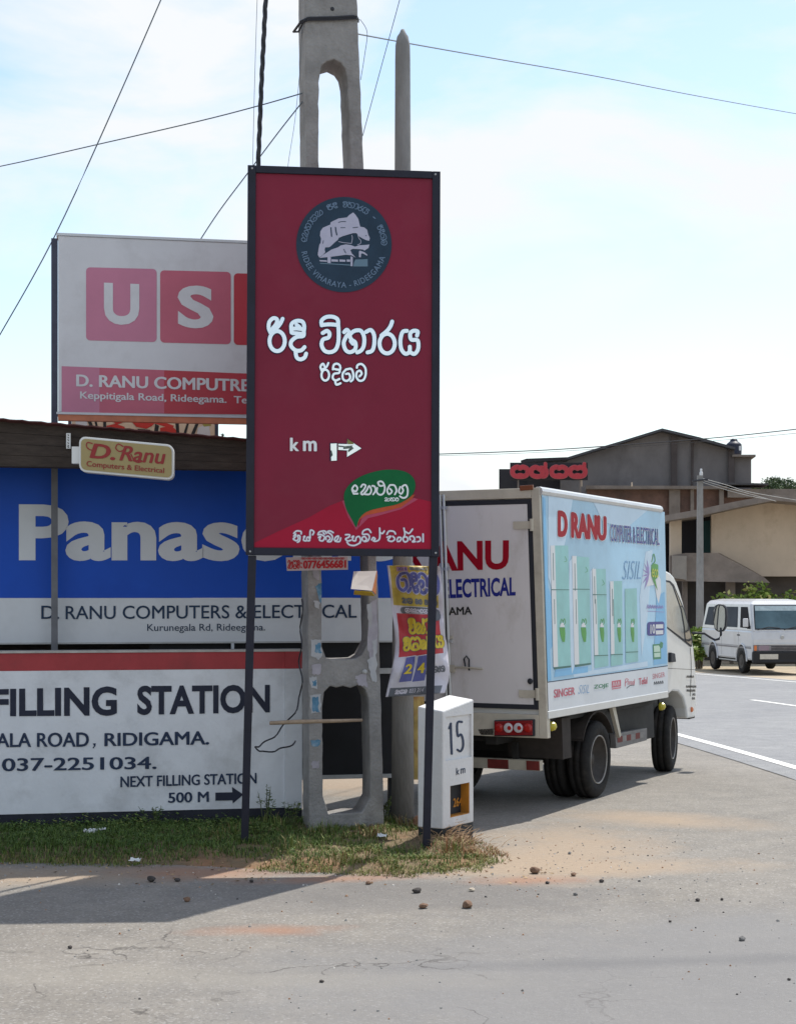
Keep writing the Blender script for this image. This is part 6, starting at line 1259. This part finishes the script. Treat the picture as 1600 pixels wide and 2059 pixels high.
mb = MB(); slab(mb, [(1345.1, 983), (1367, 983), (1367, 1232), (1345.1, 1232)], 64.4, 65.8); slab(mb, [(1446, 983), (1455, 983), (1455, 1100), (1446, 1100)], 64.3, 64.59); slab(mb, [(1388, 983), (1395, 983), (1395, 1030), (1388, 1030)], 64.4, 64.59); mb.build('column', m_conb, gb)
mb = MB(); slab(mb, [(1178, 976), (1462, 977), (1462, 982.9), (1178, 982.9)], 64.1, 65.8); mb.build('ledge', m_conb, gb)
mb = MB(); slab(mb, [(1463, 983), (1600, 983), (1600, 1000), (1463, 1000)], 64.2, 64.55); mb.build('parapet', m_conb, gb)
mb = MB(); slab(mb, [(1452, 970), (1545, 972), (1545, 975), (1452, 974)], 63.9, 65.7); mb.build('lean_to_roof', m_rsheet, gb)
mb = MB(); mb.tube([W(1169, 978, 63.9), W(1168.5, 944, 63.9)], .03, 6); mb.build('rebar_stub', m_beige, gb); mb = MB(); mb.tube([W(1270, 978, 63.9), W(1270, 970, 63.9)], .035, 6); mb.build('rebar_stub', m_beige, gb)
mb = MB(); mb.tube([W(1392, 884, 65.9), W(1391, 978, 65.9)], .05, 6); mb.build('downpipe', m_gab2, gb)
# water tank on the annex
tk_ = W(1475, 914, 69); mb = MB(); s_ = 69/F
mb.lathe(tk_, ZZ, [(0, 15*s_), (2*s_, 15.5*s_), (20*s_, 15.5*s_), (22*s_, 14*s_), (27*s_, 8*s_), (30*s_, 7*s_), (32*s_, 4*s_)], 24)
m_tank = mat('black_tank_plastic', (.018, .022, .045), .5); wt = tag(mb.build('water_tank', m_tank, base=tk_), 'black plastic water tank on the roof of the dark annex', 'water tank')
mb = MB(); mb.poly([tk_+Vector((x*s_, -15.7*s_*1.0, z*s_)) for x, z in ((7, 7), (13.5, 7), (13.5, 16), (7, 16))]); o = mb.build('label_patch', m_frw, wt); o.location = (0, 0, 0)
# red Sinhala roof sign
rs = thing('red_letter_sign', 'black roof sign with raised red Sinhala letters', 'sign', W(1104, 966, 63)); RP = Plane(W(1104, 966, 63), (1, 0, 0), ZZ)
mb = MB(); slab(mb, [(1025, 930), (1181.5, 930), (1181.5, 965), (1025, 965)], 63.02, 63.2); mb.build('panel', m_void, rs)
for x in (1040, 1165): mb = MB(); slab(mb, [(x, 965.1), (x+3, 965.1), (x+3, 1100), (x, 1100)], 63.05, 63.15); mb.build('post', m_conb, rs)
m_rsl = mat('red_sign_letters', (.42, .04, .055), .5, .1, 4); m_pko = mat('pink_letter_edge', (.40, .16, .18), .5)
for nm, w_, m_, h in (('letter_edge', 10.6, m_pko, .06), ('letter', 9.0, m_rsl, .12)):
    mb = MB()
    for x0, g in ((1030.5, 'sb'), (1068, 'kb'), (1109, 'sb'), (1146, 'sbl')):
        st, wd = GLY[g]; k = 18.5 if g == 'sb' else 25; y0 = 958-k
        for s in st: ribbon(mb, lambda x, y, hh: RP.px(x, y, h+hh*30), [(x0+p[0]*(29 if g == 'sb' else 29*1.36), y0+p[1]*k) for p in s], w_ if len(s) > 3 else w_*.75, .0002, k=4)
    mb.build(nm, m_, rs)
# stair house
sh_ = thing('stair_house', 'stained beige house with an outside concrete stair and sloping slab roof', 'house', W(1480, 1339, 53))
mb = MB(); slab(mb, [(1338, 1036), (1405, 1024), (1480, 1008), (1556, 994), (1600, 998), (1720, 1012), (1720, 1024), (1600, 1010), (1556, 1006), (1480, 1021), (1408, 1037), (1340, 1047)], 50.6, 57); mb.build('roof_slab', m_conb, sh_)
mb = MB(); slab(mb, [(1430, 1035), (1480, 1024), (1556, 1009), (1600, 1013), (1720, 1027), (1720, 1159), (1533, 1159), (1505, 1143), (1446, 1112), (1430, 1112)], 52, 52.3); mb.build('upper_wall', m_beige, sh_)
mb = MB(); slab(mb, [(1347, 1048), (1370, 1044), (1370, 1130), (1347, 1130)], 51.9, 52.3); mb.build('column', m_beige, sh_)
mb = MB(); slab(mb, [(1338, 1040), (1430, 1035), (1430, 1340), (1338, 1340)], 53.6, 54); slab(mb, [(1300, 1060), (1338, 1060), (1338, 1340), (1300, 1340)], 53.2, 54); mb.build('inner_wall', m_void, sh_)  # near-black walls put the shade of the opening into the colour
mb = MB(); slab(mb, [(1414, 1048), (1429, 1046), (1429, 1111), (1414, 1111)], 53.3, 53.5); mb.build('shutter', m_teal, sh_)
mb = MB(); slab(mb, [(1346, 1117), (1378, 1112), (1444, 1112), (1504, 1143.5), (1536, 1161), (1548, 1172), (1346, 1168)], 51.5, 51.8); mb.build('stair_parapet', m_par, sh_)
mb = MB(); slab(mb, [(1352, 1117), (1380, 1118), (1380, 1166), (1352, 1162)], 51.2, 51.49); mb.build('meter_box', mat('grey_box_paint', (.27, .245, .22), .8, .15, 2), sh_)
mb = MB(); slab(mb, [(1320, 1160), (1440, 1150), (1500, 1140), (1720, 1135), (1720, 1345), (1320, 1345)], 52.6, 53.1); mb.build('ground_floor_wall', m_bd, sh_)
mb = MB(); slab(mb, [(1460, 1165), (1478, 1165), (1478, 1345), (1460, 1345)], 52.2, 52.59); slab(mb, [(1372, 1168), (1382, 1168), (1382, 1345), (1372, 1345)], 52.2, 52.59); mb.build('pillar', m_par, sh_)
# utility pole across the road
up0 = W(1407, 1340, 48); up0.z = gz(0, 48)
mb = MB(); s_ = 48/F; zt = EYE-(956-HY)*s_
mb.hexa([(up0.x-7.2*s_, 47.9, up0.z-.1), (up0.x+7.2*s_, 47.9, up0.z-.1), (up0.x+7.2*s_, 48.12, up0.z-.1), (up0.x-7.2*s_, 48.12, up0.z-.1), (up0.x-5.2*s_, 47.93, zt), (up0.x+5.2*s_, 47.93, zt), (up0.x+5.2*s_, 48.08, zt), (up0.x-5.2*s_, 48.08, zt)])
fp_ = thing('utility_pole', 'slim grey concrete utility pole between the truck cab and the white van', 'utility pole', up0); mb.build('shaft', m_conc2, fp_)
mb = MB(); mb.lathe((up0.x+2*s_, 47.98, zt), ZZ, [(0, .05), (.08, .05), (.12, .03), (.17, .035), (.2, .02)], 10); mb.build('insulator', m_frw, fp_)
mb = MB(); mb.tube([(up0.x-.25, 47.85, zt-.18), (up0.x+.2, 47.85, zt-.12)], .03, 6); mb.build('cross_arm', m_wire, fp_)

# ------------------------------------------------------------------ trees and bushes in the distance
m_lv = [mat('tree_leaf_dark', (.035, .065, .028), .7), mat('tree_leaf', (.06, .10, .04), .7), mat('tree_leaf_light', (.12, .16, .06), .7)]; m_bark = mat('tree_bark', (.12, .10, .08), .9, .2, 4)
m_bu = [mat('bush_leaf', (.13, .20, .035), .6), mat('bush_leaf_bright', (.22, .30, .05), .6), mat('bush_flower', (.48, .45, .16), .6)]
def leafy(name, lb, cat, base, clumps, nl, ls, ms, trunk=None, group=None):
    t = thing(name, lb, cat, base, group); mb = MB()
    for cx, cy, cz, r_ in clumps:
        for _ in range(nl):
            u = Vector((rnd.gauss(0, 1), rnd.gauss(0, 1), rnd.gauss(0, 1))).normalized()*r_*rnd.uniform(.45, 1.08); c_ = Vector((cx, cy, cz))+Vector((u.x, u.y, u.z*.8)); s = ls*rnd.uniform(.6, 1.3)
            a_ = Vector((rnd.gauss(0, 1), rnd.gauss(0, 1), rnd.gauss(0, .6))).normalized(); b_ = a_.cross(Vector((rnd.gauss(0, 1), rnd.gauss(0, 1), rnd.gauss(0, 1)))).normalized()
            mb.cur = rnd.choices(range(len(ms)), [5, 3, 1][:len(ms)])[0]; mb.add([c_-a_*s, c_+b_*s*.5, c_+a_*s, c_-b_*s*.5], [(0, 1, 2, 3)])
    mb.build('crown', ms, t)
    tb = MB()
    for p0, p1, r0_, r1_ in (trunk or []): tb.tube([p0, (Vector(p0)+Vector(p1))/2+Vector((rnd.uniform(-.1, .1), 0, 0)), p1], [r0_, (r0_+r1_)/2, r1_], 7)
    if trunk: tb.build('trunk', m_bark, t)
    return t
def tree(px, ptop, Y, wpx, lb):
    s = Y/F; b_ = W(px, 1100, Y); b_.z = -.44; top = EYE-(ptop-HY)*s; rad = wpx*s/2; cl = []
    for _ in range(16): a_ = rnd.uniform(0, 6.28); q_ = rnd.uniform(0, .75)*rad; cl.append((b_.x+q_*math.cos(a_), Y+q_*math.sin(a_)*.8, top-rad*.42-rnd.uniform(0, 1)*rad*.7-q_*.35, rad*rnd.uniform(.28, .42)))
    c0 = Vector((b_.x, Y, top-rad*1.2)); tk = [(b_, c0, .22, .14)]+[(c0, Vector(c_[:3]), .09, .03) for c_ in cl[:7]]
    leafy('broadleaf_tree', lb, 'tree', b_, cl, 240, rad*.055, m_lv, tk, 'trees behind the houses')
tree(1540, 950, 96, 90, 'small rounded tree behind the annex, leftmost of the distant trees'); tree(1580, 942, 104, 90, 'tallest distant tree rising over the stair house roof'); tree(1640, 950, 100, 80, 'distant tree partly cut off by the right picture edge')
def bush(px, ptop, Y, wpx, lb, nf, rows=9):
    s = Y/F; b_ = W(px, 1340, Y); b_.z = gz(0, Y); top = EYE-(ptop-HY)*s; h = top-b_.z; cl = []
    for _ in range(rows): cl.append((b_.x+rnd.uniform(-.42, .42)*wpx*s, Y+rnd.uniform(-.4, .4), b_.z+h*rnd.uniform(.35, .9), h*rnd.uniform(.12, .24)))
    tk = [(b_+Vector((rnd.uniform(-.1, .1), 0, -.05)), Vector(c_[:3]), .025, .012) for c_ in cl]
    leafy('roadside_bush', lb, 'bush', b_, cl, nf, .085, m_bu, tk, 'bushes along the far roadside')
bush(1470, 1180, 49.6, 60, 'bright green bush rising above the van roof, left of two', 170); bush(1530, 1177, 50, 70, 'bright flowering bush rising above the van roof, right of two', 170)
bush(1406, 1262, 46.5, 16, 'narrow yellow green bush between the utility pole and van rear', 200, 6); bush(1592, 1196, 50, 40, 'low bush behind the van at the right picture edge', 130)

# ------------------------------------------------------------------ wires against the sky
def wire(name, pts, lb, r=.006, cat='wire', mats=m_wire, k=5):
    p3 = [W(x, y, d) for x, y, d in pts]; out = []
    c = catmull([(p.x, p.z) for p in p3], k); ys_ = catmull([(p.y, 0) for p in p3], k)
    mb = MB(); mb.tube([(a_[0], b_[0], a_[1]) for a_, b_ in zip(c, ys_)], r*.75, 5)
    return tag(mb.build(name, mats, base=p3[-1]), lb, cat)
m_teal_w = mat('grey_wire', (.10, .13, .15), .5)
mb = MB(); p_ = [(545, -350, 10.75), (540, -150, 10.78), (534, 0, 10.8), (526, 160, 10.85), (519, 330, 10.9), (512, 600, 10.95), (505, 880, 10.93)]
c = [W(*q_) for q_ in p_]; pts = []
for i in range(len(c)-1): pts += [c[i].lerp(c[i+1], j/14) for j in range(14)]
for ph in (0, 2.1, 4.2): mb.tube([p+Vector((.0085*math.cos(i*.75+ph), .0085*math.sin(i*.75+ph), 0)) for i, p in enumerate(pts)], .009, 5)
tag(mb.build('service_cable', m_wire, base=pts[-1]), 'thick twisted black service cable dropping behind the red sign', 'cable')
wire('stay_wire', [(400, -180, 11.9), (323, 0, 11.9), (220, 235, 11.9), (108, 478, 11.95), (0, 672, 12), (-60, 770, 12)], 'long straight wire slanting down past the pink lightbox pole', .0065, mats=m_teal_w)
wire('overhead_wire', [(-200, 372, 14), (0, 334, 13), (200, 289, 12.2), (400, 243, 11.6), (520, 212, 11.3), (607, 187, 11.05)], 'sagging wire running left from the concrete pole', .006, mats=m_teal_w)
wire('overhead_wire', [(608, 204, 11.05), (560, 265, 11.3), (500, 345, 11.6), (440, 425, 11.9), (396, 492, 12)], 'wire slanting down from the concrete pole behind the pink lightbox', .006, mats=m_teal_w)
wire('overhead_wire', [(716, 67, 11.2), (830, 88, 12.5), (1000, 118, 15), (1200, 153, 18), (1400, 192, 22), (1600, 228, 27), (1800, 262, 32)], 'long wire sagging to the right from the concrete pole across the sky', .0075, mats=m_teal_w)
wire('overhead_wire', [(850, -180, 11.9), (803, 0, 11.8), (770, 120, 11.6), (729, 272, 11.2)], 'thin wire slanting down to the right side of the concrete pole', .004, mats=m_teal_w)
wire('overhead_wire', [(724, 38, 11.1), (738, 64, 11.2), (733, 110, 11.2), (725, 160, 11.15)], 'short slack wire hanging beside the right edge of the concrete pole', .003, mats=m_teal_w)
wire('overhead_wire', [(612, -60, 11.1), (604, 120, 11.05), (593, 240, 11.0), (579, 332, 10.9), (575, 400, 10.9)], 'faint thin wire running down left of the concrete pole', .0022, mats=m_teal_w)
wire('overhead_wire', [(522, -150, 11.3), (515, 60, 11.2), (511, 200, 11.1), (508, 332, 11.0), (506, 420, 11.0)], 'faint thin wire just left of the thick twisted cable', .0025, mats=m_teal_w)
wire('telephone_line', [(-900, 930, 58), (0, 934, 58), (500, 925, 58), (850, 914, 58), (1000, 909, 58), (1130, 903, 58), (1300, 891, 58), (1450, 879, 58), (1600, 863, 58), (1760, 845, 58)], 'upper far telephone line in front of the dark gable building', .024)
wire('telephone_line', [(-900, 932, 58.3), (0, 937, 58.3), (500, 928, 58.3), (850, 917, 58.3), (1000, 913, 58.3), (1130, 907, 58.3), (1300, 896, 58.3), (1450, 885, 58.3), (1600, 871, 58.3), (1760, 856, 58.3)], 'lower faint telephone line in front of the dark gable building', .010)
for i, (x1, y1, lb) in enumerate(((1610, 1010, 'highest of the thin wires from the utility pole to the stair house'), (1560, 1008, 'middle of the thin wires from the utility pole to the stair house'), (1545, 1001, 'lowest of the thin wires from the utility pole to the stair house'))):
    wire('service_wire', [(1413, 962+4*i, 47.9), (1460, 975+5*i, 48.6), (1510, 990+4*i, 49.6), (x1, y1-3+3*i, 50.5)], lb, .012, mats=m_galv)
